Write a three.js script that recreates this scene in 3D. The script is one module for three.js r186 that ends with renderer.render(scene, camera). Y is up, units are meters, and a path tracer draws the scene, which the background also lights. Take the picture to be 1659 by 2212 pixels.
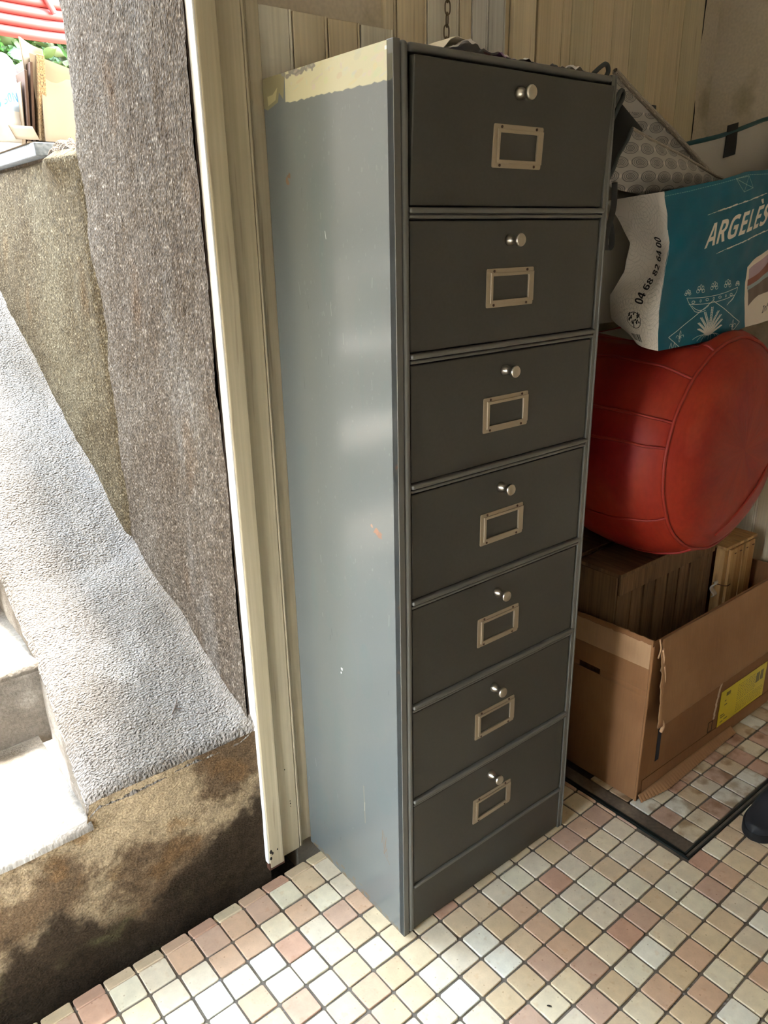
import * as THREE from 'three';
import { RoundedBoxGeometry } from 'three/addons/geometries/RoundedBoxGeometry.js';
import { mergeGeometries, mergeVertices } from 'three/addons/utils/BufferGeometryUtils.js';
import { ImprovedNoise } from 'three/addons/math/ImprovedNoise.js';

/* ------------------------------------------------ camera, sky, sun, exposure */
const scene = new THREE.Scene();
const camera = new THREE.PerspectiveCamera(67.42, 1659 / 2212, 0.05, 60);
camera.position.set(-0.7502, 1.3533, 0.9122);
camera.rotation.set(-0.3473, -0.6679, -0.0199, 'YXZ');
scene.add(camera);
const renderer = new THREE.WebGLRenderer({ antialias: true });
renderer.toneMapping = THREE.LinearToneMapping;
renderer.toneMappingExposure = 15.5;
renderer.shadowMap.enabled = true;

const PN = new ImprovedNoise();
const n3 = (x, y, z = 0) => PN.noise(x, y, z);
const fbm = (x, y, z = 0, o = 4) => { let a = 0, s = 1, t = 0; for (let i = 0; i < o; i++) { a += s * n3(x, y, z + i * 7.3); t += s; x *= 2.03; y *= 2.03; z *= 2.03; s *= 0.5; } return a / t; };
const clamp = (x, a = 0, b = 1) => Math.min(b, Math.max(a, x));
const smooth = (a, b, x) => { const t = clamp((x - a) / (b - a)); return t * t * (3 - 2 * t); };
const mix = (a, b, t) => a + (b - a) * t;
function rng(seed) { let a = seed >>> 0; return () => { a = (a + 0x6D2B79F5) | 0; let t = Math.imul(a ^ (a >>> 15), 1 | a); t = (t + Math.imul(t ^ (t >>> 7), 61 | t)) ^ t; return ((t ^ (t >>> 14)) >>> 0) / 4294967296; }; }

{ // bright hazy summer sky, air and thin cloud only
  const W = 256, H = 128, d = new Float32Array(W * H * 4);
  for (let j = 0; j < H; j++) for (let i = 0; i < W; i++) {
    const el = ((j + 0.5) / H - 0.5) * Math.PI, az = (i / W) * 2 * Math.PI;
    const e = clamp(Math.sin(el)), k = Math.pow(1 - e, 2.2);
    const c = smooth(-0.05, 0.3, fbm(Math.cos(az) * 2 * Math.cos(el), Math.sin(az) * 2 * Math.cos(el), e * 4, 4)) * 0.6;
    const o = (j * W + i) * 4;
    d[o] = mix(mix(0.7, 1.04, k), 1.17, c) * 2.2; d[o + 1] = mix(mix(0.89, 1.08, k), 1.19, c) * 2.2; d[o + 2] = mix(mix(1.12, 1.12, k), 1.2, c) * 2.2; d[o + 3] = 1;
  }
  const t = new THREE.DataTexture(d, W, H, THREE.RGBAFormat, THREE.FloatType);
  t.mapping = THREE.EquirectangularReflectionMapping; t.magFilter = t.minFilter = THREE.LinearFilter; t.needsUpdate = true;
  scene.background = t;
}
const sun = new THREE.DirectionalLight(0xfff6ea, 2.6);
sun.position.set(2.0, 8, -3.0); sun.target.position.set(0, 0, -0.84); scene.add(sun, sun.target);
sun.castShadow = true; sun.shadow.mapSize.set(2048, 2048); sun.shadow.radius = 26;
Object.assign(sun.shadow.camera, { left: -4, right: 4, top: 4, bottom: -4, near: 0.5, far: 16 });

/* ------------------------------------------------ helpers */
const used = {};
function numbered(n) { used[n] = (used[n] || 0) + 1; return used[n] === 1 ? n : n + '_' + String(used[n] - 1).padStart(3, '0'); }
function shade(o) { o.castShadow = o.receiveShadow = true; return o; }
function mesh(name, geo, m, parent = scene) { const o = shade(new THREE.Mesh(geo, m)); o.name = parent === scene ? numbered(name) : name; parent.add(o); return o; }
function tag(o, label, category, group) { o.userData.label = label; o.userData.category = category; if (group) o.userData.group = group; return o; }
function thing(name, label, category, pos = [0, 0, 0], group) { const o = new THREE.Group(); o.name = numbered(name); o.position.set(...pos); scene.add(o); return tag(o, label, category, group); }
function struct(name, geo, m, label) { const o = geo ? shade(new THREE.Mesh(geo, m)) : new THREE.Group(); o.name = numbered(name); o.userData.kind = 'structure'; if (label) { o.userData.label = label; } scene.add(o); return o; }
function bx(x0, x1, y0, y1, z0, z1, r = 0) {
  const w = x1 - x0, h = y1 - y0, d = z1 - z0;
  const g = r ? new RoundedBoxGeometry(w, h, d, 2, Math.min(r, w * 0.49, h * 0.49, d * 0.49)) : new THREE.BoxGeometry(w, h, d);
  g.translate((x0 + x1) / 2, (y0 + y1) / 2, (z0 + z1) / 2); return g;
}
// uv in metres, projected along the main direction of each face
function uvm(g, su = 1, sv = su, ou = 0, ov = 0) {
  g = g.index ? g.toNonIndexed() : g; const p = g.attributes.position, n = p.count, uv = new Float32Array(n * 2);
  const a = new THREE.Vector3(), b = new THREE.Vector3(), c = new THREE.Vector3();
  for (let i = 0; i < n; i += 3) {
    a.fromBufferAttribute(p, i); b.fromBufferAttribute(p, i + 1); c.fromBufferAttribute(p, i + 2);
    const nn = b.clone().sub(a).cross(c.clone().sub(a)), ax = Math.abs(nn.x), ay = Math.abs(nn.y), az = Math.abs(nn.z);
    [a, b, c].forEach((q, k) => { const [u, v] = ax >= ay && ax >= az ? [q.z, q.y] : ay >= az ? [q.x, q.z] : [q.x, q.y]; uv[(i + k) * 2] = u * su + ou; uv[(i + k) * 2 + 1] = v * sv + ov; });
  }
  g.setAttribute('uv', new THREE.BufferAttribute(uv, 2)); return g;
}
function merge(list) { return mergeGeometries(list.map((g) => { g = g.index ? g.toNonIndexed() : g.clone(); for (const k of Object.keys(g.attributes)) if (!['position', 'normal', 'uv'].includes(k)) g.deleteAttribute(k); return g; })); }
function tube(pts, r, seg = 40, rad = 8, closed = false) { return new THREE.TubeGeometry(new THREE.CatmullRomCurve3(pts.map((p) => new THREE.Vector3(...p)), closed), seg, r, rad, closed); }
function cyl(r, h, p, axis = 'y', seg = 20, r2 = r) { const g = new THREE.CylinderGeometry(r, r2, h, seg); if (axis === 'x') g.rotateZ(Math.PI / 2); if (axis === 'z') g.rotateX(Math.PI / 2); g.translate(...p); return g; }
// a thin closed sheet over a surface f(u,v) with thickness t
function sheet(f, nu, nv, t = 0.001, uvf = null) {
  const pos = [], uv = [], idx = [], N = (nu + 1) * (nv + 1), e = 1e-3;
  const P = (u, v) => new THREE.Vector3(...f(u, v));
  const back = [];
  for (let j = 0; j <= nv; j++) for (let i = 0; i <= nu; i++) {
    const u = i / nu, v = j / nv, p = P(u, v);
    const n = P(Math.min(1, u + e), v).sub(P(Math.max(0, u - e), v)).cross(P(u, Math.min(1, v + e)).sub(P(u, Math.max(0, v - e))));
    if (n.length() < 1e-12) n.set(0, 0, 1); n.normalize();
    pos.push(p.x, p.y, p.z); back.push(p.x - n.x * t, p.y - n.y * t, p.z - n.z * t);
    const q = uvf ? uvf(u, v, p) : [u, v]; uv.push(q[0], q[1]);
  }
  pos.push(...back); uv.push(...uv);
  for (let j = 0; j < nv; j++) for (let i = 0; i < nu; i++) {
    const a = j * (nu + 1) + i, b = a + 1, c = a + nu + 1, d = c + 1;
    idx.push(a, b, d, a, d, c, a + N, d + N, b + N, a + N, c + N, d + N);
  }
  const edge = (a, b) => idx.push(a, a + N, b + N, a, b + N, b);
  for (let i = 0; i < nu; i++) { edge(i, i + 1); edge(nv * (nu + 1) + i + 1, nv * (nu + 1) + i); }
  for (let j = 0; j < nv; j++) { edge((j + 1) * (nu + 1), j * (nu + 1)); edge(j * (nu + 1) + nu, (j + 1) * (nu + 1) + nu); }
  const g = new THREE.BufferGeometry(); g.setAttribute('position', new THREE.Float32BufferAttribute(pos, 3)); g.setAttribute('uv', new THREE.Float32BufferAttribute(uv, 2)); g.setIndex(idx); g.computeVertexNormals(); return g;
}
// an open surface f(u,v)
function surf(f, nu, nv, uvf = null, wrapU = false) {
  const pos = [], uv = [], idx = [];
  for (let j = 0; j <= nv; j++) for (let i = 0; i <= nu; i++) { const p = f(i / nu, j / nv); pos.push(...p); const q = uvf ? uvf(i / nu, j / nv, p) : [i / nu, j / nv]; uv.push(q[0], q[1]); }
  for (let j = 0; j < nv; j++) for (let i = 0; i < nu; i++) { const a = j * (nu + 1) + i, b = a + 1, c = a + nu + 1, d = c + 1; idx.push(a, b, d, a, d, c); }
  const g = new THREE.BufferGeometry(); g.setAttribute('position', new THREE.Float32BufferAttribute(pos, 3)); g.setAttribute('uv', new THREE.Float32BufferAttribute(uv, 2)); g.setIndex(idx); g.computeVertexNormals(); return g;
}
function interp(tab, x) { if (x <= tab[0][0]) return tab[0][1]; for (let i = 1; i < tab.length; i++) if (x <= tab[i][0]) { const t = (x - tab[i - 1][0]) / (tab[i][0] - tab[i - 1][0]); return mix(tab[i - 1][1], tab[i][1], t); } return tab[tab.length - 1][1]; }

/* ------------------------------------------------ textures */
function tex(w, h, fn, srgb = true, rep = 1, repY = rep) {
  const d = new Uint8Array(w * h * 4);
  for (let j = 0; j < h; j++) for (let i = 0; i < w; i++) { const c = fn(i / w, j / h), o = (j * w + i) * 4; if (typeof c === 'number') d[o] = d[o + 1] = d[o + 2] = clamp(c) * 255; else { d[o] = clamp(c[0], 0, 255); d[o + 1] = clamp(c[1], 0, 255); d[o + 2] = clamp(c[2], 0, 255); } d[o + 3] = 255; }
  const t = new THREE.DataTexture(d, w, h, THREE.RGBAFormat); t.wrapS = t.wrapT = THREE.MirroredRepeatWrapping; t.magFilter = THREE.LinearFilter; t.minFilter = THREE.LinearMipmapLinearFilter; t.generateMipmaps = true;
  if (srgb) t.colorSpace = THREE.SRGBColorSpace; t.repeat.set(rep, repY); t.needsUpdate = true; return t;
}
function canvasTex(w, h, draw) { const c = document.createElement('canvas'); c.width = w; c.height = h; draw(c.getContext('2d'), w, h); const t = new THREE.CanvasTexture(c); t.colorSpace = THREE.SRGBColorSpace; t.wrapS = t.wrapT = THREE.ClampToEdgeWrapping; t.magFilter = THREE.LinearFilter; return t; }
const std = (o) => new THREE.MeshStandardMaterial({ side: THREE.DoubleSide, ...o });
const mineral = (o) => new THREE.MeshPhysicalMaterial({ side: THREE.DoubleSide, specularIntensity: 0.12, ...o });
const lerp3 = (a, b, t) => [mix(a[0], b[0], t), mix(a[1], b[1], t), mix(a[2], b[2], t)];

// rendered masonry: grain 3-6 mm
const stuccoBump = tex(1024, 1024, (u, v) => { const x = u * 92, y = v * 118; return 0.5 + 0.62 * fbm(x, y, 1, 2) + 0.14 * n3(x * 2.6, y * 2.6, 5) + 0.14 * fbm(u * 12, v * 12, 9, 2); }, false, 2);
const wallBump = tex(1024, 1024, (u, v) => { const x = u * 165, y = v * 92; return 0.5 + 0.6 * fbm(x, y, 1, 2) + 0.2 * fbm(u * 40, v * 22, 5, 2) + 0.12 * fbm(u * 10, v * 8, 9, 2); }, false, 2);
const stuccoWallMap = tex(2048, 2048, (u, v) => {
  const a = fbm(u * 4, v * 3, 2, 4), s = n3(u * 430, v * 230, 4) + 0.6 * n3(u * 120, v * 70, 6), w = smooth(0.1, 0.4, fbm(u * 7, v * 2.2, 12, 4));
  let c = lerp3([142, 128, 114], [172, 162, 150], clamp(0.5 + a * 1.6)); c = lerp3(c, [192, 188, 184], w * 0.55);
  const r = smooth(0.2, 0.5, fbm(u * 9, v * 5, 31, 3)); c = lerp3(c, [156, 124, 94], r * 0.4);
  c = lerp3(c, [224, 218, 208], smooth(0.1, 0.9, s) * 0.6); const g = 1 + s * 0.34; return c.map((q) => q * g);
}, true, 0.7);
const rampMap = tex(1024, 1024, (u, v) => {
  const a = fbm(u * 5, v * 3, 22, 5), s = fbm(u * 280, v * 280, 24, 2), b = smooth(0.05, 0.4, fbm(u * 4 + 3, v * 2, 26, 3));
  let c = lerp3([170, 162, 152], [206, 200, 192], clamp(0.5 + a * 1.7)); c = lerp3(c, [190, 196, 206], b * 0.35); const w = smooth(0.2, 0.45, fbm(u * 6, v * 6, 29, 4)); c = lerp3(c, [228, 224, 216], w * 0.6);
  return c.map((q) => q * (1 + s * 0.4));
}, true, 0.8);
const concreteMap = tex(1024, 1024, (u, v) => {
  const a = fbm(u * 5, v * 5, 42, 5), s = fbm(u * 120, v * 120, 44, 2), w = smooth(-0.1, 0.25, fbm(u * 3.5, v * 3.5, 46, 5));
  let c = lerp3([132, 126, 118], [196, 192, 186], w); c = c.map((q) => q * (1 + a * 0.35 + s * 0.16)); return c;
}, true, 1);
const riserMap = tex(2048, 1024, (u, v) => { // u along x (1.76 m), v up (0.6 m): old render with damp stains and pale lime patches
  const wx = 0.35 * fbm(u * 11.7, v * 4, 51, 4), wy = 0.35 * fbm(u * 11.7 + 9, v * 4, 53, 4), U = u * 10.3 + wx, V = v * 3.5 + wy;
  const a = fbm(U, V, 52, 6), s = fbm(u * 380, v * 130, 57, 2), f = fbm(u * 88, v * 30, 58, 3);
  const pale = smooth(-0.1, 0.14, fbm(U * 0.62 + 4, V * 0.62, 60, 6) + 0.12 * f), wet = smooth(0.0, 0.12, 0.42 + 0.5 * fbm(U * 0.7, 1.5 + V * 0.25, 54, 5) + 0.1 * f - v);
  let c = lerp3([102, 84, 64], [160, 142, 114], pale * 0.9); c = lerp3(c, [118, 88, 56], smooth(0.08, 0.3, fbm(U * 1.6, V * 1.6, 63, 5)) * 0.5);
  c = lerp3(c, [50, 41, 32], wet * 0.92); c = lerp3(c, [100, 98, 66], smooth(0.12, 0.3, fbm(U * 1.3, V * 1.3, 66, 5)) * wet * 0.5);
  return c.map((q) => q * (1 + a * 0.3 + s * 0.3 + f * 0.25));
}, true, 1 / 1.76, 1 / 0.6);
const plasterMap = tex(512, 512, (u, v) => { const a = fbm(u * 3, v * 3, 72, 5), s = smooth(0.12, 0.35, fbm(u * 5, v * 4, 74, 4)), g = n3(u * 130, v * 130, 76); let c = lerp3([200, 186, 162], [216, 204, 184], clamp(0.5 + a * 1.5)); c = lerp3(c, [150, 140, 108], s * 0.55); return c.map((q) => q * (1 + g * 0.05)); }, true, 1.2);
const plasterBump = tex(512, 512, (u, v) => 0.5 + 0.5 * fbm(u * 14, v * 14, 79, 5), false, 1.5);
// brushed old cream paint on wood, grain along v
const woodPaint = (a, b, seed, dirt) => tex(512, 1024, (u, v) => { const s = fbm(u * 90, v * 3.2, seed, 3), l = fbm(u * 9, v * 1.6, seed + 3, 4), d = smooth(0.28, 0.5, fbm(u * 40, v * 5, seed + 6, 3)); let c = lerp3(a, b, clamp(0.5 + l * 1.2 + s * 0.35)); c = lerp3(c, dirt, d * 0.5); return c.map((q) => q * (1 + s * 0.07)); }, true, 2, 0.8);
const creamMap = woodPaint([222, 214, 192], [238, 232, 214], 81, [172, 158, 142]);
const woodPaintBump = tex(256, 512, (u, v) => 0.5 + 0.4 * fbm(u * 60, v * 3, 91, 3) + 0.1 * fbm(u * 6, v * 6, 93, 2), false, 2, 1);
const rawWood = (a, b, seed) => tex(256, 512, (u, v) => { const s = fbm(u * 34, v * 2.2, seed, 4), r = Math.sin((u * 16 + fbm(u * 4, v * 1.5, seed + 2, 3) * 5) * 2.2) * 0.5, st = smooth(0.15, 0.45, fbm(u * 5, v * 3, seed + 5, 4)); let c = lerp3(a, b, clamp(0.5 + s * 0.9 + r * 0.25)); c = lerp3(c, a.map((q) => q * 0.55), st * 0.55); return c; }, true, 5, 2);
const cardMap = tex(512, 512, (u, v) => { const s = fbm(u * 120, v * 8, 102, 2), l = fbm(u * 3, v * 3, 104, 4); return lerp3([142, 102, 66], [160, 120, 82], clamp(0.5 + l * 1.2)).map((q) => q * (1 + s * 0.05)); }, true, 2);
const cardBump = tex(256, 64, (u) => 0.5 + 0.5 * Math.sin(u * Math.PI * 2 * 32), false, 5, 5);

/* ------------------------------------------------ materials */
const M = {
  wallStucco: mineral({ map: stuccoWallMap, color: 0x96938f, bumpMap: wallBump, bumpScale: 0.006, roughness: 0.95 }),
  ramp: mineral({ map: rampMap, color: 0xaeaaa6, bumpMap: stuccoBump, bumpScale: 0.008, roughness: 0.9 }),
  concrete: mineral({ map: concreteMap, color: 0xe6e2dc, bumpMap: stuccoBump, bumpScale: 0.002, roughness: 0.9 }),
  riser: mineral({ map: riserMap, bumpMap: stuccoBump, bumpScale: 0.002, roughness: 0.95 }),
  plaster: mineral({ map: plasterMap, bumpMap: plasterBump, bumpScale: 0.004, roughness: 0.95 }),
  cream: std({ map: creamMap, bumpMap: woodPaintBump, bumpScale: 0.0006, roughness: 0.55 }),
  rust: std({ color: 0x5a3826, roughness: 0.9 }),
  dark: std({ color: 0x17140f, roughness: 0.95 }),
  steel: std({ color: 0x7b7d78, roughness: 0.38, metalness: 0.0 }),
  alu: std({ color: 0xc4bcae, roughness: 0.28, metalness: 1 }),
  brushed: std({ color: 0xb7aa95, roughness: 0.45, metalness: 0.75 }),
  ground: std({ color: 0x8d7f66, roughness: 1 }),
};
const wallPaint = std({ color: 0xd9d3c7, bumpMap: plasterBump, bumpScale: 0.002, roughness: 0.95 });

/* ------------------------------------------------ room shell */
const RX0 = -1.12, RX1 = 1.42, RZ0 = -0.375, RZ1 = 2.7, RY = 2.45, WT = -0.95;
{
  const c = struct('ceiling', uvm(bx(RX0 - 0.2, RX1 + 0.2, RY, RY + 0.15, RZ0 - 0.1, RZ1 + 0.2)), wallPaint, 'plain plaster ceiling of the lobby');
  const WZ0 = -0.2, WZ1 = 0.32, WY0 = 0.2, WY1 = 1.25;
  const w1 = struct('wall_left', uvm(merge([bx(RX0 - 0.2, RX0, -0.3, WY0, RZ0, RZ1), bx(RX0 - 0.2, RX0, WY1, RY, RZ0, RZ1), bx(RX0 - 0.2, RX0, WY0, WY1, RZ0, WZ0), bx(RX0 - 0.2, RX0, WY0, WY1, WZ1, RZ1)])), wallPaint, 'plastered side wall of the lobby');
  const win = struct('window_1', null, null, 'tall glazed casement in the side wall');
  const zm = (WZ0 + WZ1) / 2, wf = std({ color: 0xd8d2c2, roughness: 0.6 });
  mesh('window_frame', merge([bx(RX0 - 0.12, RX0 - 0.06, WY0, WY0 + 0.05, WZ0, WZ1), bx(RX0 - 0.12, RX0 - 0.06, WY1 - 0.05, WY1, WZ0, WZ1), bx(RX0 - 0.12, RX0 - 0.06, WY0, WY1, WZ0, WZ0 + 0.05), bx(RX0 - 0.12, RX0 - 0.06, WY0, WY1, WZ1 - 0.05, WZ1), bx(RX0 - 0.12, RX0 - 0.06, WY0, WY1, zm - 0.03, zm + 0.03)]), wf, win);
  const glass = new THREE.MeshPhysicalMaterial({ color: 0xffffff, transmission: 1, thickness: 0, roughness: 0.02 });
  for (const [a, b] of [[WZ0 + 0.05, zm - 0.03], [zm + 0.03, WZ1 - 0.05]]) mesh('pane', bx(RX0 - 0.092, RX0 - 0.088, WY0 + 0.05, WY1 - 0.05, a, b), glass, win);
  const w2 = struct('wall_front', uvm(bx(RX0 - 0.2, RX1 + 0.2, -0.3, RY, RZ1, RZ1 + 0.2)), wallPaint, 'plastered end wall of the lobby');
}
struct('foundation', uvm(bx(-2.3, RX1 + 0.2, -0.3, -0.1, WT + 0.01, RZ1 + 0.2)), M.concrete, 'concrete base under the floor');
// right wall: cracked plaster above, painted boards below
const wallRight = struct('wall_right', uvm(bx(RX1, RX1 + 0.2, -0.3, RY, RZ0 - 0.1, RZ1)), M.plaster, 'stained beige plaster wall with a ragged crack beside the boarding');
// masonry around the doorway (thick old wall); the right reveal is built with the stair below
const masonry = struct('wall_back', uvm(merge([
  bx(-0.02, 0.69, -0.3, 2.75, WT + 0.002, RZ0), bx(1.33, RX1 + 0.2, -0.3, 2.75, WT + 0.002, RZ0), bx(0.69, 1.33, 1.236, 2.75, WT + 0.002, RZ0), bx(0.69, 1.33, -0.3, 1.236, WT + 0.002, -0.68), bx(-2.3, -1.1, -0.3, 2.75, WT, RZ0), bx(-1.1, -0.02, 2.36, 2.75, WT, RZ0)])), M.plaster, 'thick masonry wall holding the doorway, lined with painted boards');

/* ------------------------------------------------ floor: mosaic of clay tiles */
const TP = 0.0595, TA = 0.0173, TO = [-0.0389, -0.2194];
const gx = (i, j) => TO[0] + TP * (i * Math.cos(TA) + j * Math.sin(TA)), gz = (i, j) => TO[1] + TP * (-i * Math.sin(TA) + j * Math.cos(TA));
const groutMap = tex(512, 512, (u, v) => { const a = fbm(u * 30, v * 30, 112, 4), b = smooth(0.02, 0.3, fbm(u * 3, v * 3, 114, 4)), s = smooth(0.1, 0.35, fbm(u * 70, v * 70, 116, 2)); let c = lerp3([88, 78, 66], [116, 108, 98], clamp(0.5 + a)); return lerp3(c, [150, 150, 152], b * s * 0.8); }, true, 1.6);  // pale blotches put the sky sheen of the joints into the colour
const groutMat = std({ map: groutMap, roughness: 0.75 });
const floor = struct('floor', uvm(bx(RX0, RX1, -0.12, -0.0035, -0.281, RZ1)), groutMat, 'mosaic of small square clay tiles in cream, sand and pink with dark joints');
const tileMap = tex(512, 512, (u, v) => { const a = fbm(u * 10, v * 10, 122, 5), s = n3(u * 90, v * 90, 124), d = smooth(0.22, 0.45, fbm(u * 16, v * 16, 126, 3)), p = smooth(0.56, 0.64, n3(u * 60, v * 60, 128)); const q = 246 + a * 26 + s * 5; return [q - d * 8 - p * 34, q - d * 14 - p * 42, q - d * 20 - p * 50]; }, true, 1);
const tileColors = [[230, 220, 192], [228, 212, 180], [218, 194, 160], [212, 178, 148], [204, 164, 138], [224, 210, 184], [214, 190, 154], [236, 232, 214], [202, 170, 146], [224, 204, 168]];
const tileMats = tileColors.map((c) => std({ map: tileMap, color: new THREE.Color(`rgb(${c})`), roughness: 0.42 }));
function tileGeo(w, d, seed, h = 0.008) { // chamfered square with slightly uneven outline
  const r = rng(seed), c = 0.0025, b = 0.0011, out = [];
  for (const [sx, sz, first] of [[-1, -1, 0], [1, -1, 1], [1, 1, 0], [-1, 1, 1]]) {
    const jx = (r() - 0.5) * 0.0018, jz = (r() - 0.5) * 0.0018, X = sx * w / 2 + jx, Z = sz * d / 2 + jz;
    const p = [[X, Z - sz * c], [X - sx * c, Z]]; out.push(...(first ? p.reverse() : p));
  }
  const pos = [], idx = [], uv = [], n = out.length, ou = r() * 4, ov = r() * 4;
  const ring = (s, y) => out.forEach(([x, z]) => { const X = x - Math.sign(x) * s, Z = z - Math.sign(z) * s; pos.push(X, y, Z); uv.push(X * 3 + ou, Z * 3 + ov); });
  ring(b, 0); ring(0, -b); ring(0, -h);
  for (let i = 1; i < n - 1; i++) idx.push(0, i + 1, i);
  for (let k = 0; k < 2; k++) for (let i = 0; i < n; i++) { const a = k * n + i, e = k * n + (i + 1) % n; idx.push(a, e, e + n, a, e + n, a + n); }
  let g = new THREE.BufferGeometry(); g.setAttribute('position', new THREE.Float32BufferAttribute(pos, 3)); g.setAttribute('uv', new THREE.Float32BufferAttribute(uv, 2)); g.setIndex(idx); g = g.toNonIndexed(); g.computeVertexNormals(); return g;
}
const grimyShadeMap = tex(512, 512, (u, v) => { const a = fbm(u * 8, v * 8, 322, 5), d = smooth(-0.1, 0.3, fbm(u * 6, v * 6, 326, 5)), s = n3(u * 110, v * 110, 324); const q = 226 + a * 30 + s * 8; return [q - d * 50, q - d * 64, q - d * 80]; }, true, 1);  // grimy hatch tiles; part of their darkness is shade put into the colour
const grimyShadeMats = tileColors.map((c) => std({ map: grimyShadeMap, color: new THREE.Color(`rgb(${c})`), roughness: 0.55 }));
const tileGeos = [1, 2, 3, 4, 5, 6, 7, 8].map((s) => tileGeo(TP - 0.0046, TP - 0.0046, s * 17));
camera.updateMatrixWorld(true); camera.updateProjectionMatrix();
const toNdc = (x, y, z) => new THREE.Vector3(x, y, z).project(camera);
const HX = 0.636, HZ = 0.25; // corner of the hatch
{
  const R = rng(4711), all = [];
  const weights = [0, 1, 2, 3, 4, 5, 6, 7, 8, 9, 0, 1, 2, 5, 9, 6, 3];
  for (let j = -1; j < 48; j++) for (let i = -36; i < 26; i++) {
    const x = gx(i + 0.5, j + 0.5), z = gz(i + 0.5, j + 0.5), m = weights[Math.floor(R() * weights.length)], g = Math.floor(R() * 8), tilt = [(R() - 0.5) * 0.022, (R() - 0.5) * 0.022], dy = (R() - 0.5) * 0.0012, q = Math.floor(R() * 4);
    if (x < RX0 + 0.03 || x > RX1 - 0.03 || z > RZ1 - 0.03 || z < -0.285) continue;
    let w = TP - 0.0046, d = w, ox = 0, oz = 0; const hw = w / 2; // tiles cut along the hatch frame
    if (x + hw > HX - 0.006 && z - hw < HZ + 0.007) {
      const cl = HX - 0.006 - (x - hw), cd = z + hw - (HZ + 0.007);
      if (cl > 0.006 && cl < w) { ox = (cl - w) / 2; w = cl; } else if (cd > 0.006 && cd < d) { oz = (d - cd) / 2; d = cd; } else continue;
    }
    const cut = w !== d || ox || oz;
    if (x > 0.05 && x < 0.44 && z < -0.05) continue;
    const a = toNdc(x, 0, z), b = toNdc(x + TP, 0, z), c = toNdc(x, 0, z + TP);
    const inView = Math.abs(a.x) < 1.06 && Math.abs(a.y) < 1.06 && a.z < 1 && a.z > -1;
    all.push({ x: x + ox, z: z + oz, geo: cut ? tileGeo(w, d, 300 + i) : tileGeos[g], cut, m, tilt, dy, q, inView, area: Math.abs((b.x - a.x) * (c.y - a.y) - (b.y - a.y) * (c.x - a.x)) });
  }
  all.sort((p, q) => (q.inView - p.inView) || q.area - p.area);
  const rest = [];
  all.forEach((t, k) => {
    if (k < 298 && t.inView) { const o = mesh('tile', t.geo, tileMats[t.m], floor); o.position.set(t.x, t.dy, t.z); o.rotation.set(t.tilt[0], TA + (t.cut ? 0 : t.q * Math.PI / 2), t.tilt[1], 'YXZ'); return; }
    const g = t.geo.clone(); g.rotateY(TA + (t.cut ? 0 : t.q * Math.PI / 2)); g.translate(t.x, t.dy, t.z);
    const c = new THREE.Color(`rgb(${tileColors[t.m]})`), n = g.attributes.position.count, col = new Float32Array(n * 3); for (let i = 0; i < n; i++) c.toArray(col, i * 3); g.setAttribute('color', new THREE.BufferAttribute(col, 3)); rest.push(g);
  });
  const o = mesh('tile', mergeGeometries(rest), std({ map: tileMap, vertexColors: true, roughness: 0.42 }), floor); o.userData.kind = 'stuff';
  // half tiles tipped down along the doorway edge
  const eg = [31, 32, 33].map((s) => tileGeo(TP - 0.005, 0.034, s, 0.012));
  for (let i = -14; i < 1; i++) { const x = gx(i + 0.5, -1.28), z = gz(i + 0.5, -1.28); const e = mesh('tile', eg[Math.floor(R() * 3)], tileMats[[3, 2, 4, 6, 8, 9][Math.floor(R() * 6)]], floor); e.position.set(x, -0.0045, z); e.rotation.set(-0.3 + (R() - 0.5) * 0.08, TA, (R() - 0.5) * 0.03, 'YXZ'); }
}
{ // steel-framed floor hatch
  const h = thing('floor_hatch', 'tiled floor hatch in a thin dark steel frame, carrying the cardboard box', 'hatch', [HX, 0, HZ]);
  const fm = std({ color: 0x2b3230, roughness: 0.5, metalness: 0.6 });
  const L = RX1 - HX - 0.01, D = HZ - RZ0 - 0.02;
  mesh('frame', merge([bx(-0.004, -0.0005, -0.03, 0.002, -D, 0.004), bx(-0.004, L, -0.03, 0.002, 0.0015, 0.005), bx(0.004, 0.0075, -0.03, 0.0015, -D, -0.0065), bx(0.004, L, -0.03, 0.0015, -0.0105, -0.0065)]), fm, h);
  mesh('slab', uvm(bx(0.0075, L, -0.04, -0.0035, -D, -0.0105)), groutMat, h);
  mesh('mortar_strip', uvm(bx(0.0075, 0.046, -0.02, 0.0002, -D, -0.0105, 0.001)), std({ map: concreteMap, color: 0xa89a88, roughness: 0.9 }), h);
  const R = rng(99);
  for (let j = 0; j < 5; j++) for (let i = 0; i < 12; i++) { const x = 0.049 + 0.03 + i * TP, z = -0.013 - 0.03 - j * TP; if (x > L - 0.03) continue; const o = mesh('tile', tileGeos[Math.floor(R() * 8)], grimyShadeMats[[2, 5, 6, 3, 9, 4, 8, 7, 1, 4][Math.floor(R() * 10)]], h); o.position.set(x, (R() - 0.5) * 0.001, z); o.rotation.y = Math.floor(R() * 4) * Math.PI / 2; }
}

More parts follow.
